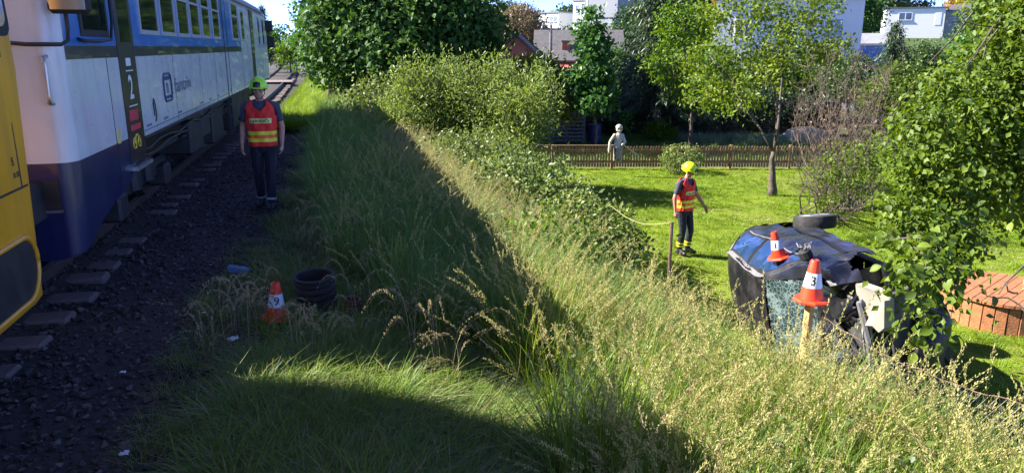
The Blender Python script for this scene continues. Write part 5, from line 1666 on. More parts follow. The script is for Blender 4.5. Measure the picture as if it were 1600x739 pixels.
P = [[(-.13 + .07 * j / 4, -.11 - .012 * math.sin(j * 2 + i), .40 - .44 * i / 9) for j in range(5)] for i in range(10)]
ap = MB(); ap.grid(P); o = ap.build('jacket_flap', 'canvas_dark', scw, smooth=True); so = o.modifiers.new('t', 'SOLIDIFY'); so.thickness = .01
b = MB(); b.tube([(.20, -.12, .50), (.55, -.08, .22), (.78, -.05, .06)], .02, 6); b.build('broomstick', 'straw', scw)

# ================================================================== garden things
pal = thing('pallet_bin', 'grey weathered compost bin built of pallets against the dark hedge', 'compost bin', (9.55, 30.6, -1.75), None, (0, 0, -.15))
for side, (x0, x1) in (('front', (-.85, .75)),):
    for k in range(7):
        b = MB(); b.b2((x0, -.62, .22 + k * .155), (x1, -.59, .22 + k * .155 + .095)); b.build('slat', 'wood_old', pal)
    for x in (x0, -.05, x1 - .06):
        b = MB(); b.b2((x, -.585, 0), (x + .1, -.5, 1.3)); b.build('post', 'wood_old', pal)
for sx in (-.95, .8):
    for k in range(7):
        b = MB(); b.b2((sx, -.5, .2 + k * .16), (sx + .03, .6, .2 + k * .16 + .10)); b.build('slat', 'wood_old', pal)
b = MB(); b.b2((-1.0, -.62, 1.3), (.9, .62, 1.34)); b.build('lid', 'wood_old', pal)
b = MB(); b.lathe([(.26, 0), (.29, .05), (.30, .4), (.29, .42), (.30, .45), (.30, .8), (.29, .84), (.27, .87), (.25, .86), (.25, .84), (.001, .84)], 24)
o = b.build('water_barrel', 'barrel_blue', loc=(10.85, 30.4, -1.75)); auto_smooth(o, 35); tag(o, 'dark blue plastic barrel beside the pallet bin', 'barrel')
b = MB()
b.hull([Vector((1.3 * math.cos(a) * r, .7 * math.sin(a) * r, z + .05 * math.sin(a * 5))) for z, r in ((-.2, 1), (.25, .95), (.5, .7), (.62, .35)) for a in np.linspace(0, 2 * PI, 14)])
o = b.build('earth_mound', 'sandstone', loc=(20.3, 29.0, -1.75)); auto_smooth(o, 60); tag(o, 'pale sandy earth heap behind the picket fence', 'mound')

# ================================================================== houses
def gable(b, x0, x1, y0, y1, z0, z1, ridge, axis='x', over=.3, m=1, thick=.15):
    """two slabs of roof, with overhang"""
    if axis == 'x':
        ym = (y0 + y1) / 2
        for s, ye in ((-1, y0 - over), (1, y1 + over)):
            zz = z1 - (over) * (ridge - z1) / ((y1 - y0) / 2)
            b.hull([Vector(p) for p in ((x0 - over, ye, zz), (x1 + over, ye, zz), (x0 - over, ye, zz + thick), (x1 + over, ye, zz + thick), (x0 - over, ym, ridge), (x1 + over, ym, ridge), (x0 - over, ym, ridge + thick), (x1 + over, ym, ridge + thick))], m)
    else:
        xm = (x0 + x1) / 2
        for s, xe in ((-1, x0 - over), (1, x1 + over)):
            zz = z1 - (over) * (ridge - z1) / ((x1 - x0) / 2)
            b.hull([Vector(p) for p in ((xe, y0 - over, zz), (xe, y1 + over, zz), (xe, y0 - over, zz + thick), (xe, y1 + over, zz + thick), (xm, y0 - over, ridge), (xm, y1 + over, ridge), (xm, y0 - over, ridge + thick), (xm, y1 + over, ridge + thick))], m)
    return b
def house(name, label, loc, rot, w, d, h, wallm, roof=None, axis='x', ridge=2.0, roofm='roof_slate', wins=(), leftwins=(), chim=None, flatroof=None, cat='house'):
    t = thing(name, label, cat, loc, None, (0, 0, rot))
    b = MB(); b.b2((-w / 2, 0, -4), (w / 2, d, h))
    if roof:
        if axis == 'x':
            b.hull([Vector(p) for s in (-1, 1) for p in ((s * w / 2, 0, h - .01), (s * w / 2, d, h - .01), (s * w / 2, d / 2, h + ridge - .1))])
        else:
            b.hull([Vector(p) for y in (0, d) for p in ((-w / 2, y, h - .01), (w / 2, y, h - .01), (0, y, h + ridge - .1))])
    b.build('wall', wallm, t)
    if roof:
        q = MB(); gable(q, -w / 2, w / 2, 0, d, h, h, h + ridge, axis, .4, 0); r = q.build('roof', roofm, t)
        if chim:
            MB().b2((chim[0] - .35, chim[1] - .35, h), (chim[0] + .35, chim[1] + .35, h + ridge + chim[2])).build('chimney', 'brick_red', r)
            MB().b2((chim[0] - .43, chim[1] - .43, h + ridge + chim[2]), (chim[0] + .43, chim[1] + .43, h + ridge + chim[2] + .12)).build('chimney_cap', 'roof_slate', r)
    else:
        q = MB(); q.b2((-w / 2 - .2, -.2, h), (w / 2 + .2, d + .2, h + .25)); q.build('roof', flatroof or 'house_grey', t)
    for x, z, ww, hh in wins:
        f = MB()
        for lo, hi in (((x, z), (x + ww, z + .08)), ((x, z + hh - .08), (x + ww, z + hh)), ((x, z + .08), (x + .08, z + hh - .08)), ((x + ww - .08, z + .08), (x + ww, z + hh - .08)), ((x + ww / 2 - .05, z + .08), (x + ww / 2 + .05, z + hh - .08))):
            f.b2((lo[0], -.07, lo[1]), (hi[0], .02, hi[1]))
        fo = f.build('window', 'ink_white', t)
        MB().b2((x + .08, -.03, z + .08), (x + ww - .08, .01, z + hh - .08)).build('pane', 'house_glass', fo)
        MB().b2((x - .08, -.16, z - .08), (x + ww + .08, .0, z)).build('sill', 'house_grey', fo)
    for y, z, ww, hh in leftwins:
        fo = MB().b2((-w / 2 - .05, y, z), (-w / 2 + .02, y + ww, z + hh)).build('window', 'ink_white', t)
        MB().b2((-w / 2 - .07, y + .08, z + .08), (-w / 2 - .03, y + ww - .08, z + hh - .08)).build('pane', 'house_glass', fo)
    return t
def spot(px, py, d):
    return at_d(px, py, d)
# grey roofed cottage with a red lower roof
p = spot(905, 112, 62)
h1 = house('cottage', 'cottage with grey slate roof and chimney above a red porch roof', (p.x, p.y, p.z), -.28, 7.0, 7.5, 1.0, 'house_pink', True, 'x', 2.3, 'roof_slate', [(-2.6, -.9, 1.1, 1.2), (1.0, -.9, 1.1, 1.2)], (), (-1.1, 1.3, -.9))
q = MB(); q.hull([Vector(v) for v in ((-4.4, -2.8, -.6), (3.2, -2.8, -.6), (-3.9, -.05, .75), (2.8, -.05, .75), (-4.4, -2.8, -.75), (3.2, -2.8, -.75), (-3.9, -.05, .6), (2.8, -.05, .6))]); q.build('porch_roof', 'roof_red', h1)
MB().b2((-3.8, -2.4, -4), (2.6, -2.3, -.7)).build('porch_wall', 'house_pink', h1)
p = spot(806, 104, 58)
house('brick_house', 'small red brick gable end behind the willow bushes', (p.x, p.y, p.z), -.3, 3.6, 6, .8, 'brick_red', True, 'y', 1.6, 'roof_slate', [(-.5, -.6, .9, 1.0)])
p = spot(912, 48, 140)
h2 = house('apartment_block', 'modern white and grey flat-roofed block on the hill', (p.x, p.y, p.z), -.95, 5.2, 10, 5.4, 'house_white', None, wins=[(-2.0, 3.4, .8, 1.3), (-.6, 3.4, .8, 1.3), (-2.0, .8, .8, 1.5), (-.6, .8, .8, 1.5), (1.0, .8, .9, 1.5)])
MB().b2((.4, -.5, 2.2), (7.8, 9.5, 6.4), 0).build('upper_storey', 'house_grey', h2)
MB().b2((.4, -.3, -2), (6.6, 9.3, 2.2), 0).build('side_wing', 'house_grey', h2)
MB().b2((.2, -.8, 6.4), (8.2, 9.8, 6.65), 0).build('roof_slab', 'roof_slate', h2)
MB().b2((1.0, -.58, 2.9), (1.15, -.5, 7.2)).build('downpipe', 'ink_white', h2)
p = spot(857, 40, 150)
house('low_block', 'low dark-roofed white building left of the flat-roofed block', (p.x, p.y, p.z), -.9, 5.0, 7, 2.4, 'house_white', None, wins=[(.2, .6, .7, 1.2), (1.3, .6, .7, 1.2)], flatroof='house_grey')
# white house behind the apple trees
p = spot(1225, 92, 48)
house('white_house', 'large white house with red roof glimpsed between the garden trees', (p.x, p.y, p.z - .2), -.50, 9.0, 8, 4.2, 'house_white', True, 'x', 2.4, 'roof_red', [(-3.2, 1.4, 1.2, 1.3), (-.6, 1.4, 1.2, 1.3), (2.2, 1.4, 1.2, 1.3)], [(2.0, 1.4, 1.1, 1.3), (4.6, 1.4, 1.1, 1.3)], (1.5, 3.0, .6))
p = spot(1355, 92, 55)
house('blue_shed', 'blue-walled shed between the white house and spruce', (p.x, p.y, p.z), -.55, 2.8, 3, 1.1, 'blue_paint', True, 'x', .6, 'house_grey', cat='shed')
p = spot(1428, 40, 120)
h5 = house('bungalow', 'low white flat-roofed bungalow with paired windows on the hill', (p.x, p.y, p.z), -.6, 8.6, 7, 2.6, 'house_white', None, wins=[(-2.4, .8, 2.0, 1.2)], flatroof='roof_slate')
MB().b2((4.35, .5, -2), (8.2, 6.5, 2.1)).build('garage_wing', 'house_grey', h5)
MB().b2((4.2, .2, 2.1), (8.5, 6.8, 2.35)).build('garage_roof', 'roof_slate', h5)
MB().b2((2.9, -.05, 0), (3.8, .02, 2.0)).build('door', 'ink_white', h5)
p = spot(1520, 40, 118)
house('grey_building', 'grey gabled building right of the white bungalow', (p.x, p.y, p.z), -.65, 6, 6, 1.6, 'house_grey', True, 'x', 1.6, 'roof_slate', [(-1.0, .3, 1.0, .9)])
# utility pole by the cottage
p = spot(860, 108, 57)
up = thing('utility_pole', 'dark wooden utility pole with crossarm beside the grey roof', 'pole', (p.x, p.y, p.z - 1))
b = MB(); b.tube([(0, 0, -1), (0, 0, 4.3)], [.16, .11], 10); b.build('pole', 'wood_old', up, smooth=True)
MB().b2((-.8, -.06, 3.9), (.8, .06, 4.02)).build('crossarm', 'wood_old', up)
for x in (-.7, 0, .7): MB().lathe([(.05, 0), (.06, .08), (.03, .16)], 8, 0, (x, 0, 4.02)).build('insulator', 'ink_white', up)
# things beside the line beyond the train
p = Vector((-6.2, 62, 0))
rc = thing('relay_cabinet', 'pale cabinet with blue door left of the far rails', 'cabinet', (p.x, p.y, 0))
MB().b2((-.6, 0, 0), (.6, .6, 1.7), 0, .02).build('housing', 'ink_white', rc); MB().b2((-.05, -.02, .2), (.52, .0, 1.55)).build('door', 'blue_paint', rc); MB().b2((-.68, -.08, 1.7), (.68, .68, 1.78)).build('lid', 'house_grey', rc)
b = MB(); b.b2((-5.5, 48, .24), (-2.6, 51, .285)); o = b.build('crossing_deck', 'sleeper_concrete'); struct(o)
p = Vector((-.3, 60, 0))
kh = thing('kiosk', 'tiny white hut with dark roof beyond the grass bank', 'hut', (p.x, p.y, 0)); MB().b2((-1.6, 0, 0), (1.4, 2, 1.5)).build('wall', 'house_white', kh); MB().b2((-1.8, -.2, 1.5), (1.6, 2.2, 1.8)).build('roof', 'roof_slate', kh); MB().b2((.3, -.03, 0), (.9, .0, 1.3)).build('door', 'house_grey', kh)

# ================================================================== trees, shrubs and hedges
def lob(px, py, d, rx, ry, rz):
    p = at_d(px, py, d); return (np.array(p), (rx, ry, rz))
def gbase(px, py, d):
    p = at_d(px, py, d); return (p.x, p.y, G(p.x, p.y))
# big linden behind the verge
plant('linden_tree', 'large dense dark green broadleaf tree beside the far track', 'tree',
      [lob(560, 60, 31, 2.2, 2.2, 2.4), lob(540, 30, 32, 1.6, 1.8, 2.2), lob(640, 20, 32, 3.2, 3, 3.0), lob(700, 40, 31, 2.2, 2.5, 2.4), lob(610, 85, 30, 2.0, 2, 1.7), lob(640, -60, 33, 3.2, 3, 2.6), lob(735, 60, 31, 1.1, 1.3, 1.1), lob(690, 105, 30.5, 1.5, 1.4, .9)],
      'leaf_linden', gbase(640, 150, 32), 2.6, .28, per_m2=5.5, clump_r=.30, leaves_per=22, size=.24, width=.34, shell=(.55, 1.0), droop=.5)
# lighter leafy shrub at the left foot of the linden
plant('maple_tree', 'lighter green leafy tree at the left foot of the dark linden', 'tree',
      [lob(505, 55, 36, 1.4, 1.4, 1.3), lob(530, 88, 34, 1.4, 1.4, .9), lob(495, 20, 37, 1.0, 1.2, 1.4), lob(568, 125, 31, .9, .9, .8)],
      'leaf_fresh', gbase(515, 130, 34), 1.6, .14, per_m2=5.5, clump_r=.26, leaves_per=20, size=.20, width=.32)
# willow bushes along the bank
wl_ = [(640, 185, 21, 1.0, 1.0, .95), (690, 178, 21.5, 1.1, 1.1, 1.0), (745, 176, 21.5, 1.2, 1.1, 1.0), (800, 182, 21, 1.1, 1.1, .95), (815, 202, 20, .6, .7, .6)]
lab = ['low willow bush at the left end of the grey-green row', 'tallest willow bush under the right edge of the linden', 'broad willow bush in the middle of the grey-green row', 'willow bush in front of the yellow-green hedge', 'drooping willow bush nearest the pallet bin']
for k, (px, py, d, a, c, e) in enumerate(wl_):
    p = at_d(px, py, d)
    L_ = [lob(px, py, d, a, c, e), lob(px - 18, py + 25, d - .4, a * .8, c * .8, e * .7), lob(px + 14, py - 28, d + .2, a * .55, c * .55, e * .55)]
    L_ += [lob(px + rng.uniform(-55, 55), py - 38 - 22 * rng.random(), d + rng.normal() * .4, .14, .14, .38 + .2 * rng.random()) for q in range(9)]
    plant('willow_bush', lab[k], 'bush', L_, 'leaf_willow', (p.x, p.y, G(p.x, p.y)), .7, .06, group='willow bushes on the bank', per_m2=16, clump_r=.16, leaves_per=15, size=.13, width=.15, shell=(.45, 1.05), flat=1.5, droop=-.5, up=.2, ntarget=5)
plant('hawthorn_bush', 'small dark bush at the far end of the sunlit grass', 'bush', [lob(590, 150, 25, .9, .9, .7), lob(560, 165, 25, .7, .8, .5), lob(610, 185, 23, .6, .6, .4)], 'leaf_bramble', gbase(585, 185, 24.5), .5, .05, per_m2=11, clump_r=.16, leaves_per=16, size=.12)
# yellow-green hedge behind the willows
plant('golden_hedge', 'yellow-green shrub row behind the willow bushes', 'hedge', [lob(790, 125, 31, 1.2, 1.1, .9), lob(840, 122, 31, 1.2, 1.1, .9), lob(875, 140, 30.5, .9, 1, .8), lob(880, 165, 30, .6, .9, .6)], 'leaf_lime', gbase(840, 190, 31), .8, .08, per_m2=12, clump_r=.2, leaves_per=18, size=.14)
# dark clipped hedge
hb_ = thing('tall_hedge', 'dark clipped hedge in shade behind the vegetable garden', 'hedge', (14, 33.4, -1.75))
HL = [(np.array([x, 33.6 - .24 * (x - 12), -.75 + .06 * math.sin(x * 2)]) - np.array([14, 33.4, -1.75]), (.9, .7, 1.15)) for x in np.arange(8.0, 23.0, .8)]
crown('foliage', HL, 'leaf_hedge', hb_, per_m2=9, clump_r=.17, leaves_per=15, size=.13, shell=(.7, 1.0))
b = MB()
for x in np.arange(-6, 9, 1.0): b.tube([(x, -.24 * (x + 2) + .2, -.1), (x + .1, -.24 * (x + 2) + .2, 1.2)], .03, 5)
b.hull([Vector((x, -.24 * (x + 2) + .2 + y, z)) for x in (-6.3, 9.2) for y in (-.25, .25) for z in (0, 1.6)])
b.build('stems', 'bark', hb_)
# slim fresh green tree, spruce, apple trees
plant('slim_maple', 'slim fresh green young tree in front of the spruce', 'tree', [lob(922, 40, 29, .42, .42, .6), lob(930, 78, 29, .6, .6, .7), lob(925, 118, 29, .8, .8, .65), lob(932, 155, 28.6, .65, .65, .6), lob(905, 130, 29, .5, .5, .4)], 'leaf_fresh', gbase(930, 212, 29), 3.2, .06, per_m2=15, clump_r=.16, leaves_per=14, size=.20, width=.34, ntarget=5)
def spruce(label, base, H, R, leafm='leaf_spruce', nl=26, bare=1.5):
    t = thing('spruce_tree', label, 'tree', base, 'spruces')
    b = MB(); b.tube([(0, 0, -.1), (0.03, 0, H * .5), (0, 0, H)], [H * .018 + .05, H * .011 + .03, .01], 8)
    P = []; D = []; O = []
    for i in range(nl):
        f = i / nl
        z = bare + (H - bare) * f
        r = R * (1 - f) ** .8 * (.85 + .3 * rng.random())
        for k in range(9):
            a = 2 * PI * (k + rng.random()) / 9
            L_ = r * (.75 + .4 * rng.random())
            e = np.array([math.cos(a) * L_, math.sin(a) * L_, -.22 * L_])
            b.tube([(0, 0, z), (e[0] * .5, e[1] * .5, z + e[2] * .35 - .02), (e[0], e[1], z + e[2])], [.02, .013, .004], 4, cap=False)
            m_ = int(26 * L_ / .9) + 8
            t_ = .12 + .88 * rng.random(m_)
            p_ = np.array([0, 0, z]) + e * t_[:, None] + rng.normal(size=(m_, 3)) * np.array([.10, .10, .05])
            p_[:, 2] -= rng.random(m_) * .18
            P.append(p_); D.append(np.tile(e / max(L_, .01), (m_, 1)) * .7 + rng.normal(size=(m_, 3)) * .5 + np.array([0, 0, -.5])); O.append(np.tile([0, 0, 1.0], (m_, 1)))
    b.build('trunk', 'bark', t, smooth=True, fix=False)
    P = np.concatenate(P); D = np.concatenate(D); O = np.concatenate(O) + rng.normal(size=P.shape) * .3
    me = leaf_mesh('crown', P, D, O, .26 * (.6 + .6 * rng.random(len(P))), leafm, .12, fold=.03)
    link(bpy.data.objects.new('crown', me), t)
spruce('tall dark spruce with drooping branches behind the vegetable garden', gbase(1025, 195, 33), 9.5, 2.5, nl=30, bare=1.9)
spruce('dark conical spruce beside the white bungalow', gbase(1390, 130, 40), 5.6, 1.7, nl=22, bare=.8)
spruce('tall dark conifer at the far left beyond the train', tuple(at_d(417, 118, 66)), 6.2, 1.3, nl=22)
plant('apple_tree', 'sunlit apple tree with bare grey forked trunk on the lawn', 'tree',
      [lob(1110, 95, 22, 1.0, 1.0, .9), lob(1160, 140, 21.5, .9, .9, .55), lob(1105, 145, 22, .9, .9, .5), lob(1190, 60, 21.5, 1.1, 1.1, .9), lob(1260, 60, 21, 1.2, 1.2, .8), lob(1230, 110, 21, 1.0, 1.0, .6), lob(1150, 10, 22, 1.3, 1.2, .8), lob(1300, 90, 20.5, .8, .8, .5), lob(1155, 170, 20.5, .35, .35, .25), lob(1250, 0, 21, 1.4, 1.2, .7)],
      'leaf_apple', gbase(1206, 303, 21), 1.25, .13, bark='bark_grey', per_m2=6.3, clump_r=.15, leaves_per=15, size=.11, width=.32, shell=(.3, 1.0), twigs=3, ntarget=3, lean=(-.05, .05))
plant('pear_tree', 'leafy bright green fruit tree between the spruce and apple tree', 'tree', [lob(1070, 40, 30, 1.2, 1.1, 1.0), lob(1050, 100, 30, 1.0, 1, .9), lob(1090, 140, 29, 1.0, 1, .7), lob(1130, 150, 29, .9, .9, .5)], 'leaf_bright', gbase(1080, 205, 30), 1.8, .1, per_m2=9, clump_r=.18, leaves_per=15, size=.15)
# bare brown thicket and leafy shrub on the lawn
def thicket(name, label, base, targets, m, r0=.014, seed=3):
    t = thing(name, label, 'shrub', base)
    b = MB()
    for tg in targets:
        a = Vector((rng.normal() * .25, rng.normal() * .25, 0)); e = Vector(tg)
        pts = limb(b, a, e, r0, .004, .10, 4, 5)
        for k in range(7):
            s = pts[2 + int(rng.integers(0, 4))]
            q = s + Vector((rng.normal() * .28, rng.normal() * .28, .28 + rng.random() * .35))
            pp = limb(b, s, q, .006, .002, .1, 3, 3)
            for j in range(3):
                limb(b, pp[1 + j % 2], pp[1 + j % 2] + Vector(rng.normal(size=3)) * .16 + Vector((0, 0, .12)), .0035, .0015, .1, 3, 2)
    b.build('branches', m, t, fix=False)
    return t
bb = gbase(1325, 262, 19.0); bb = (bb[0], bb[1], -1.75)
tg = []
for k in range(60):
    p = at_d(1245 + 165 * rng.random(), 215 - 120 * rng.random() ** .8, 19 + rng.normal() * .6)
    tg.append((p.x - bb[0], p.y - bb[1], p.z - bb[2]))
th = thicket('twiggy_shrub', 'bare twiggy brown shrub behind the leafy lawn shrub', bb, tg, 'twig_brown', .018)
crown('leaves', [(np.array(at_d(1320, 195, 19)) - np.array(bb), (1.1, .8, .9))], 'leaf_brown', th, per_m2=5, clump_r=.2, leaves_per=7, size=.08, shell=(.2, 1.0))
sb = at_z(1285, 333, -1.75); sb = (sb.x, sb.y, -1.75)
tg = []
for k in range(30):
    p = at_d(1255 + 125 * rng.random(), 310 - 95 * rng.random(), 16 + rng.normal() * .3)
    tg.append((p.x - sb[0], p.y - sb[1], p.z - sb[2]))
ts = thicket('leafy_shrub', 'multi-stemmed leafy shrub on the lawn behind the car wheel', sb, tg, 'bark_grey', .024)
crown('leaves', [(np.array(at_d(1320, 270, 16)) - np.array(sb), (.85, .6, .65)), (np.array(at_d(1290, 318, 16)) - np.array(sb), (.35, .35, .25)), (np.array(at_d(1365, 240, 16)) - np.array(sb), (.4, .4, .5))], 'leaf_apple', ts, per_m2=20, clump_r=.10, leaves_per=8, size=.085, shell=(.2, 1.0))
plant('round_bush', 'clipped round evergreen bush in front of the picket fence', 'bush', [(np.array((11.15, 22.6, -1.28)), (.66, .6, .5))], 'leaf_bramble', (11.15, 22.6, -1.75), .3, .06, per_m2=42, clump_r=.07, leaves_per=14, size=.07, shell=(.8, 1.0), ntarget=6)
plant('lime_bush', 'bright lime green leafy perennial behind the picket fence', 'bush', [(np.array((13.96, 30.4, -1.4)), (.7, .5, .45))], 'leaf_bright', (13.96, 30.4, -1.75), .25, .03, per_m2=20, clump_r=.12, leaves_per=12, size=.22, width=.14, droop=-.5)
plant('small_maple', 'tiny green sapling behind the scarecrow', 'bush', [(np.array((11.9, 29.5, -1.0)), (.35, .3, .7))], 'leaf_fresh', (11.9, 29.5, -1.75), .5, .03, per_m2=14, clump_r=.1, leaves_per=8, size=.14)
# brown-leaved tree by the brick house and far trees filling the slope
plant('copper_tree', 'pale brown-leaved round tree right of the linden', 'tree', [lob(815, 45, 70, 2.3, 2.3, 2.2), lob(835, 70, 70, 1.8, 1.8, 1.4)], 'leaf_brown', gbase(820, 100, 70), 2.5, .2, per_m2=7, clump_r=.3, leaves_per=16, size=.22)
far = [(788, 32, 95, 2.6, 'far round green tree above the brown-leaved tree', 'leaf_far'), (800, 85, 64, 1.2, 'small green tree beside the brick gable', 'leaf_fresh'), (822, 92, 66, .9, 'slender pale green tree between brick gable and pole', 'leaf_lime'),
       (885, 62, 115, 1.6, 'green shrubbery below the flat-roofed block', 'leaf_far'), (958, 60, 100, 1.4, 'far green tree behind the slim maple', 'leaf_bright'), (1000, 40, 90, 3.2, 'far tree behind the tall spruce', 'leaf_far'),
       (1060, 20, 85, 4.5, 'far tree right of the tall spruce', 'leaf_linden'), (1110, 110, 44, 1.6, 'green tree below the white house wall', 'leaf_fresh'), (1190, 125, 42, 1.7, 'green tree in front of the white house', 'leaf_far'), (1270, 120, 42, 1.7, 'round tree right of the white house front', 'leaf_fresh'),
       (1338, 15, 80, 2.6, 'far tree left of the white bungalow', 'leaf_linden'), (1330, 125, 38, 1.3, 'bushy tree behind the twiggy shrub', 'leaf_far'), (1440, 98, 60, 1.7, 'broad green tree below the white bungalow', 'leaf_far'), (1400, 140, 34, 1.3, 'low green tree right of the twiggy shrub', 'leaf_apple'),
       (1512, 78, 75, 1.7, 'far green tree right of the white bungalow', 'leaf_fresh'), (1490, 20, 130, 2.2, 'golden leaved bush on the hill above the bungalow', 'leaf_gold'), (1560, 40, 90, 4.5, 'far tree behind the bare branches at right', 'leaf_far'), (1400, -5, 160, 6, 'distant tree on the hilltop above the bungalow', 'leaf_far'), (1540, 0, 170, 7, 'distant tree at the right end of the hilltop', 'leaf_far'),
       (434, 66, 75, 1.5, 'light green tree beyond the end of the train', 'leaf_fresh'), (452, 82, 62, 1.0, 'small green bush by the far rails', 'leaf_bright'), (412, 62, 80, 1.3, 'green tree just behind the train roof', 'leaf_far'), (1010, 130, 45, 2.2, 'dark tree mass behind the spruce trunk', 'leaf_hedge'), (960, 120, 45, 1.8, 'dark green tree left of the spruce', 'leaf_linden'), (1590, 180, 30, 2.5, 'green tree at the right edge behind the apple foliage', 'leaf_far'), (1500, 190, 28, 1.8, 'green tree behind the right-hand apple foliage', 'leaf_apple'), (1450, 210, 26, 1.1, 'low garden tree left of the right-hand apple foliage', 'leaf_far')]
for px, py, d, r, lb, lm in far:
    p = at_d(px, py, d); g = G(p.x, p.y)
    L_ = [(np.array(p), (r, r, r * .85)), (np.array(p) + np.array([r * .55, 0, -r * .3]), (r * .7, r * .7, r * .6)), (np.array(p) + np.array([-r * .5, .1, -r * .35]), (r * .65, r * .7, r * .55)), (np.array(p) + np.array([.1 * r, 0, .45 * r]), (r * .6, r * .6, r * .5))]
    zb = min(g, p.z - r * 1.1)
    k = max(.14, d * .0035)
    plant('garden_tree' if d < 60 else 'hillside_tree', lb, 'tree', L_, lm, (p.x, p.y, zb), max(.5, p.z - zb - r * .4), .06 + r * .04, ntarget=2, twigs=1, per_m2=min(7.5, .55 / k ** 2 * .3), clump_r=k * 1.5, leaves_per=15, size=k * 1.05, width=.33)
# wooded horizon
hw = []
for i in range(70):
    a = i / 69
    x = -60 + 330 * a + rng.normal() * 4; y = 330 - 60 * a + rng.normal() * 15
    r = 4 + 3 * rng.random()
    if -30 < x < 15: r *= .7
    hw.append((np.array([x, y, G(x, y) + r * .35]), (r * 1.3, r, r * .9)))
wd = bpy.data.objects.new('far_wood', None)
P, O, RN = crown_points(hw, .22, 1.6, 14, (.7, 1.0))
n = len(P)
me = leaf_mesh('far_wood', P, O + rng.normal(size=(n, 3)), O + np.array([0, 0, .6]) + rng.normal(size=(n, 3)) * .5, 1.6 * (.7 + .6 * rng.random(n)), 'leaf_far', .34, RN)
o = link(bpy.data.objects.new('far_wood', me)); tag(o, 'far green woodland along the horizon', 'woodland', kind='stuff')

# ------------------------------------------------------------------ right-hand apple tree near the car: its 300 largest leaves are leaves of their own
tb = (11.0, 10.6, G(11.0, 10.6))
rt = thing('apple_tree', 'near apple tree with large glossy leaves hanging over the car front', 'tree', tb)
bv = np.array(tb)
rl = [lob(1565, 125, 10.5, .85, .8, .6), lob(1495, 195, 10.2, .72, .7, .5), lob(1570, 240, 10.6, .9, .8, .7), lob(1450, 270, 9.8, .42, .45, .45), lob(1500, 310, 9.8, .65, .6, .5), lob(1590, 310, 10.4, .5, .5, .42), lob(1445, 360, 9.4, .45, .4, .38), lob(1490, 375, 9.4, .42, .4, .24), lob(1440, 430, 7.2, .26, .2, .24), lob(1447, 495, 7.0, .12, .12, .24), lob(1428, 385, 7.6, .16, .16, .14), lob(1478, 440, 7.6, .2, .2, .20), lob(1575, 5, 11, .5, .6, .35), lob(1615, 30, 10.5, .5, .6, .6), lob(1640, 180, 10, .7, .8, 1.0), lob(1670, 60, 10, .9, .9, 1.0), lob(1412, 330, 9.6, .2, .25, .25), lob(1432, 190, 10, .24, .3, .22), lob(1425, 250, 9.9, .22, .3, .24), lob(1470, 130, 10.2, .22, .3, .18), lob(1385, 375, 9.2, .10, .12, .10)]
rl2 = [(c - bv, r) for c, r in rl]
wood('trunk', (0, 0, 0), 2.0, .11, rl2, rt, 'bark_grey', twigs=2)
# bare branches
for pts in ([(1450, 100, 10), (1490, 60, 10.2), (1520, 20, 10.4)], [(1505, 110, 10), (1540, 60, 10.2), (1565, 25, 10.4)], [(1535, 95, 10), (1560, 45, 10.2)], [(1510, 100, 10), (1550, 45, 10)], [(1480, 35, 10.3), (1530, 40, 10.3), (1600, 48, 10.4)], [(1560, 460, 8.6), (1585, 430, 8.6), (1600, 415, 8.7)], [(1540, 462, 8.6), (1575, 465, 8.6), (1605, 490, 8.5)], [(1572, 440, 8.6), (1575, 455, 8.6), (1590, 458, 8.6)], [(1440, 400, 9), (1480, 350, 9.4), (1540, 320, 10)]):
    q = [Vector(at_d(*k)) - Vector(tb) for k in pts]
    mid = []
    for a, c in zip(q, q[1:]): mid += [a, a.lerp(c, .5) + Vector(rng.normal(size=3)) * .02]
    mid.append(q[-1])
    b = MB(); b.tube(mid, list(np.linspace(.006, .014, len(mid))), 6); b.build('bare_branch', 'bark_grey', rt, fix=False)
P, O, RN = crown_points(rl2, 30, .12, 15, (.25, 1.05), 1.0)
n = len(P)
d = unit(O * .4 + rng.normal(size=(n, 3)) * .7 + np.array([0, 0, -.6])); nr = unit(O * .4 + rng.normal(size=(n, 3)) * .5 + np.array([0, 0, .7]))
sz = .078 * (.5 + 1.0 * rng.random(n))
camd = np.linalg.norm(P + bv - np.array([0, 0, CAM_H]), axis=1)
PW = P + bv
rel = PW - np.array(_C)
D_ = rel @ np.array(_f); sxp = 800 + FPX * (rel @ np.array(_R)) / D_; syp = 369.5 - FPX * (rel @ np.array(_u)) / D_
# leaves in view on the near, outer side of the crown and of the largest size
near = np.where((sxp > 1370) & (sxp < 1600) & (syp > 0) & (syp < 560), sz / camd * (1 + .6 * (-(O @ np.array(_f)))), 0)
top = np.argsort(-near)[:300]
mask = np.ones(n, bool); mask[top] = False
me = leaf_mesh('foliage', P[mask], d[mask], nr[mask], sz[mask], 'leaf_apple', .34, RN[mask])
o = link(bpy.data.objects.new('foliage', me), rt); o['kind'] = 'stuff'
lv = []
for k in range(4):
    b = MB()
    z = lambda x, y: -.18 * x * x * (1 + .3 * k) + .35 * abs(y)
    P_ = []
    for i in range(6):
        x = i / 5; w = .36 * math.sin(PI * min(1, x * .96 + .04)) ** .8
        P_.append([(x, -w, z(x, w)), (x, 0, z(x, 0)), (x, w, z(x, w))])
    b.grid(P_)
    m_ = b.mesh('leaf', 'leaf_apple', True); at_ = m_.attributes.new('rnd', 'FLOAT', 'FACE'); at_.data.foreach_set('value', np.full(len(m_.polygons), k / 3, dtype=np.float32)); lv.append(m_)
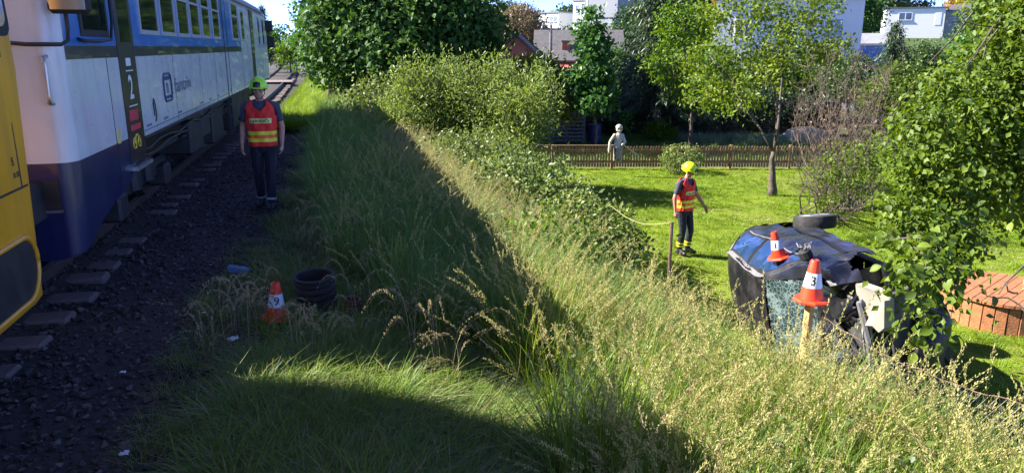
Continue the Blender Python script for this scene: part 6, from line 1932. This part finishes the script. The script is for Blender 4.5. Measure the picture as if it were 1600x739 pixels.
for i in top:
    o = bpy.data.objects.new('leaf', lv[int(rng.integers(0, 4))]); link(o, rt)
    dx = Vector(d[i]).normalized(); w = dx.cross(Vector(nr[i])).normalized(); nn = w.cross(dx)
    M = Matrix((dx, -w, nn)).transposed().to_4x4()
    M = Matrix.Translation(Vector(P[i])) @ M @ Matrix.Scale(float(sz[i]) * 1.15, 4)
    o.matrix_local = M

# ------------------------------------------------------------------ brambles over the old fence line
bramb = [((2.9, 16.5), (1.2, 1.6, .85), 'bramble thicket at the far end below the willow bushes'), ((3.3, 13.2), (1.1, 1.5, .85), 'bramble thicket in the middle of the overgrown fence line'), ((3.7, 10.9), (.85, 1.0, .72), 'dark bramble thicket nearest the slack wire'), ((2.55, 9.0), (.55, .6, .62), 'small pale green nettle clump at the edge of the train shadow')]
for (x, y), r, lb in bramb:
    g = G(x, y)
    L_ = [(np.array((x, y, g + r[2] * .55)), r), (np.array((x + r[0] * .4, y - r[1] * .5, g + r[2] * .35)), (r[0] * .7, r[1] * .6, r[2] * .7)), (np.array((x - r[0] * .4, y + r[1] * .5, g + r[2] * .5)), (r[0] * .7, r[1] * .6, r[2] * .75))]
    plant('bramble', lb, 'brambles', L_, 'leaf_bramble' if 'nettle' not in lb else 'leaf_bright', (x, y, g), .3, .02, group='brambles on the bank', per_m2=26, clump_r=.13, leaves_per=14, size=.085, width=.3, shell=(.6, 1.02), ntarget=8, twigs=2, trunk_name='canes', crown_name='leaves', bark='twig_brown')

# ================================================================== grass
tall = [tri_mesh('tall', [grass_clump(60, .82, .22, .0052, .45, 'grass_green', 5), grass_clump(16, .7, .2, .003, .7, 'grass_yellow', 5)]) for k in range(4)]
seedy = [tri_mesh('seedy', [grass_clump(50, .82, .2, .0055, .5, 'grass_green', 4), grass_clump(40, .95, .2, .0042, .5, 'grass_yellow', 4)] + seed_stalks(7, 1.12, .18, 'grass_yellow', 'seed_pale', .27, 60, .34, .007, .016)) for k in range(4)]
pink = [tri_mesh('pink', [grass_clump(44, .62, .2, .005, .5, 'grass_green', 4), grass_clump(20, .65, .2, .004, .5, 'grass_yellow', 4)] + seed_stalks(11, .9, .2, 'straw_pale', 'seed_pink', .26, 60, .38, .0075, .015)) for k in range(3)]
yell = [tri_mesh('yell', [grass_clump(70, .9, .22, .0052, .45, 'grass_yellow', 4), grass_clump(26, .75, .2, .006, .6, 'grass_green', 4)]) for k in range(2)]
short = [tri_mesh('short', [grass_clump(50, .27, .18, .0034, 1.2, 'grass_green', 3), grass_clump(22, .25, .2, .003, 1.5, 'straw_pale', 3), grass_clump(14, .34, .2, .003, .9, 'grass_yellow', 3)]) for k in range(3)]
bright = [tri_mesh('bright', [grass_clump(60, .26, .16, .0034, .8, 'lawn_grass', 3), grass_clump(12, .34, .14, .003, .6, 'grass_yellow', 3)]) for k in range(2)]
weeds = [tri_mesh('weeds', weed(9, .55, .16, .09, 'leaf_bright', 12)) for k in range(2)]
dock = [tri_mesh('dock', weed(6, .8, .15, .07, 'leaf_bramble', 16)) for k in range(2)]
straw = [tri_mesh('straw', seed_stalks(7, .75, .16, 'straw_pale', 'straw_pale', .24, 60, 1.0, .003, .014, True)) for k in range(3)]
bent = [tri_mesh('bent', seed_stalks(6, .58, .09, 'straw_pale', 'straw_pale', .26, 80, 1.1, .003, .016, True)) for k in range(3)]
def lay(x, y, kind, s0, s1, lean=None):
    n = len(x)
    s = s0 + (s1 - s0) * rng.random(n)
    z = gz(x, y) - .02
    rot = np.stack([rng.normal(size=n) * .10, rng.normal(size=n) * .10, rng.random(n) * 6.28], 1)
    return np.stack([x, y, z], 1), rot, np.stack([s, s, s * (.85 + .3 * rng.random(n))], 1), kind
def field(name, protos, layers, label, cat):
    P = np.concatenate([l[0] for l in layers]); R_ = np.concatenate([l[1] for l in layers]); S_ = np.concatenate([l[2] for l in layers]); K = np.concatenate([l[3] for l in layers])
    return scatter(name, P, R_, S_, K, protos, label, cat)
def rect(n, x0, x1, y0, y1, p=1.0):
    return x0 + (x1 - x0) * rng.random(n), y0 + (y1 - y0) * rng.random(n) ** p
def pick(n, ks): return np.array(ks)[rng.integers(0, len(ks), n)]
def car_clear(x, y, grow=0.0):
    """inside the outline of the car on the ground"""
    dx = x - car_org.x; dy = y - car_org.y
    u = dx * cc0.x + dy * cc0.y; v = dx * cc2.x + dy * cc2.y
    return (np.abs(u) < 2.0 + grow) & (np.abs(v) < .72 + grow)
protos = tall + seedy + pink + weeds + dock + yell + [tri_mesh('oat', seed_stalks(5, 1.2, .15, 'grass_yellow', 'seed_pale', .34, 90, .5, .008, .016)) for k in range(2)]     # 0-3, 4-7, 8-10, 11-12, 13-14, 15-16
layers = []
# shaded verge beside the track
x, y = rect(2600, -.45, 3.5, 5.9, 30, 1.25)
k = (x > np.interp(y, [5.9, 6.4, 7.3, 8.5, 12, 30], [.75, .5, .3, -.1, -.4, -.5])) & (x < np.interp(y, [5, 8, 12, 30], [3.6, 3.2, 2.9, 2.6]))
x, y = x[k], y[k]; ii_ = pick(len(x), [0, 1, 2, 3, 0, 1, 2, 3, 0, 1, 2, 3, 0, 1, 2, 5]); layers.append(lay(x, y, ii_, .75, 1.1))
# pale flowering heads along the crest further on
x, y = rect(900, .3, 3.0, 9, 26, 1.1)
k = x > np.interp(y, [9, 13, 26], [1.9, 1.3, .9]); x, y = x[k], y[k]
layers.append(lay(x, y, pick(len(x), [8, 9, 10, 8, 9, 4]), .75, 1.05))
# rich seed-head grass in front of the chain-link fence
x, y = rect(1350, 1.15, 4.3, 1.7, 8.2, .95)
k = (x > np.interp(y, [1.7, 3.5, 5.5, 8.2], [1.25, 1.25, 1.45, 1.9])) & (x < np.interp(y, [1.7, 3.4, 5, 6.2, 8.2], [4.5, 4.05, 3.75, 3.75, 3.4])) & ~car_clear(x, y, .1)
x, y = x[k], y[k]
nzf = np.sin(x * 3.1 + y * 1.3) + np.sin(y * 2.7 - x * 1.9 + 2) + rng.normal(size=len(x)) * .6
kk = np.where(nzf > .8, pick(len(x), [4, 5, 6, 7, 4, 5, 9]), np.where(nzf > -.5, pick(len(x), [4, 5, 6, 15, 16, 15, 16, 0]), pick(len(x), [15, 16, 0, 1, 2, 3, 13])))
L_ = lay(x, y, kk, .55, 1.18); L_[2][:] *= (1 + .10 * np.sin(x * 4.3 + 1) * np.sin(y * 3.7))[:, None]; hs = np.where(y < 4.5, np.interp(x, [2.6, 3.4], [1, 1.08]), np.interp(x, [2.2, 3.2], [1, .74])); L_[2][:] *= hs[:, None]; layers.append(L_)
# lower growth and weeds along the foot of the bank
x, y = rect(260, 3.2, 4.7, 4.6, 15); k = ~car_clear(x, y, .15); x, y = x[k], y[k]
layers.append(lay(x, y, pick(len(x), [11, 12, 13, 14, 2, 5]), .45, .75))
x, y = rect(90, 1.6, 3.4, 6.5, 10.5); layers.append(lay(x, y, pick(90, [11, 12, 13, 14, 13]), .8, 1.2))
oat = seed_stalks
x, y = rect(90, 1.3, 3.2, 2.0, 6.5); layers.append(lay(x, y, pick(90, [17, 18]), .8, 1.1))
x, y = rect(170, 3.1, 4.3, 1.8, 4.7); k = (x < np.interp(y, [1.8, 3.4, 4.7], [4.45, 4.05, 3.75])); x, y = x[k], y[k]; layers.append(lay(x, y, pick(len(x), [4, 5, 6, 7, 15, 16]), .8, 1.1))
x, y = rect(90, .4, 3.2, 7.5, 18); layers.append(lay(x, y, pick(90, [17, 18, 13, 14]), .8, 1.1))
x, y = rect(70, 1.4, 3.6, 3.0, 8.0); L_ = lay(x, y, pick(70, [8, 9, 15, 16]), .7, 1.0); L_[1][:, 0] += rng.normal(size=70) * .5; L_[1][:, 1] += .5; layers.append(L_)
field('tall_grass', protos, layers, 'tall seeding grass and weeds covering the railway bank', 'grass')
layers = []
sp = short + bright + straw     # 0-2 short, 3-4 bright, 5-7 straw
x, y = rect(1700, -.95, 1.8, 2.2, 6.2)
k = (x > np.interp(y, [2.2, 4.2, 5.2, 6.2], [-.75, -.8, -.75, -.1]) + .12 * np.sin(y * 9)); x, y = x[k], y[k]
layers.append(lay(x, y, pick(len(x), [0, 1, 2, 0, 1, 2, 3]), .7, 1.25))
x, y = rect(500, -.75, .95, 5.2, 7.4); k = (rng.random(500) < np.interp(x, [-.75, 0, .9], [.12, .5, 1.0])); x, y = x[k], y[k]
layers.append(lay(x, y, pick(len(x), [0, 1, 2, 3]), .6, 1.1))
x, y = rect(3200, -1.9, 3.2, 23, 60, 1.3); k = x < 3.2; layers.append(lay(x, y, pick(len(x), [3, 4]), 1.0, 1.9))
x, y = rect(700, -.9, .4, 7, 30); k = x > -.75 + .2 * np.sin(y * 3); x, y = x[k], y[k]; layers.append(lay(x, y, pick(len(x), [0, 1, 2]), .7, 1.3))
x, y = rect(60, .1, 1.5, 4.6, 6.6); layers.append(lay(x, y, pick(60, [3, 4, 3, 4, 0, 1, 3, 4, 5]), .8, 1.35))
x, y = rect(150, -1.35, -.7, 3.0, 9.5); layers.append(lay(x, y, pick(150, [0, 1, 2]), .35, .8))
field('short_grass', sp, layers, 'short matted grass on the verge beside the ballast', 'grass')
# dry bent stalks
layers = []
x = np.array([-1.05, -.98, -.85, -.72, -.62, -.45, -.38, -.95, -.8, .25, .4, .1, -.2, .62]); y = np.array([5.75, 5.95, 6.15, 6.5, 6.1, 5.7, 5.9, 6.3, 6.6, 5.9, 6.1, 5.75, 5.55, 6.2])
layers.append(lay(x, y, pick(len(x), [3, 4, 5]), .8, 1.15))
x, y = rect(30, -.5, .5, 8, 14); layers.append(lay(x, y, pick(30, [0, 1, 2]), .9, 1.2))
x, y = rect(22, -.2, 1.8, 6, 9); layers.append(lay(x, y, pick(22, [0, 1, 2]), .7, 1.15))
x = np.array([-1.22, -1.5]); y = np.array([4.35, 6.7]); layers.append(lay(x, y, np.array([0, 1]), .3, .45))
field('dry_grass', straw + bent, layers, 'dry pale bent grass stalks beside the ballast', 'grass')
# mown lawn
lawn = [tri_mesh('lawn', [grass_clump(44, .075, .13, .0042, .9, 'lawn_grass', 2)]) for k in range(4)] + [tri_mesh('lawn', [grass_clump(30, .12, .13, .0042, .9, 'lawn_grass', 3), grass_clump(12, .1, .13, .004, .8, 'grass_green', 2)]) for k in range(2)] + [tri_mesh('lawn', [grass_clump(26, .06, .13, .0042, 1.0, 'lawn_grass', 2), grass_clump(20, .055, .13, .0042, 1.2, 'straw_pale', 2)])]
x, y = rect(15000, 4.3, 19.5, 4.0, 24.6, 1.0)
k = (y < 26.0 - .24 * x - .1 + .15) & ~car_clear(x, y, -.1) & ((x - wc.x) ** 2 + (y - wc.y) ** 2 > wr_ ** 2); x, y = x[k], y[k]
px_ = np.sin(x * 1.9 + 1) * np.sin(y * 1.4) + np.sin(x * .7) * np.cos(y * .9)
dr_ = np.sin(x * .9 + 2.2) * np.sin(y * .65 + .8) + .5 * np.sin(x * 2.3) * np.sin(y * 1.9) + rng.normal(size=len(x)) * .25
layers = [lay(x, y, np.where(dr_ > .72, 6, np.where(px_ > .6, rng.integers(4, 6, len(x)), rng.integers(0, 4, len(x)))), .8, 1.35)]
field('lawn_grass', lawn, layers, 'bright green mown lawn of the garden', 'lawn')
# vegetable bed
bedp = [tri_mesh('bed', [grass_clump(26, .5, .16, .010, .25, 'bed_plants', 3)]) for k in range(2)]
x, y = rect(260, 14.4, 19.2, 28.2, 30.6); layers = [lay(x, y - .24 * (x - 16), pick(260, [0, 1]), .8, 1.15)]
field('vegetable_bed', bedp, layers, 'pale green rows of onions in the vegetable bed', 'vegetable bed')
gb = [tri_mesh('gb', [grass_clump(50, .4, .3, .01, .6, 'grass_green', 3)])]
x, y = rect(900, 5, 22, 24.6, 33); layers = [lay(x, y - .2 * (x - 11), np.zeros(900, int), .6, 1.0)]
field('garden_weeds', gb, layers, 'rough green growth behind the picket fence', 'plants')
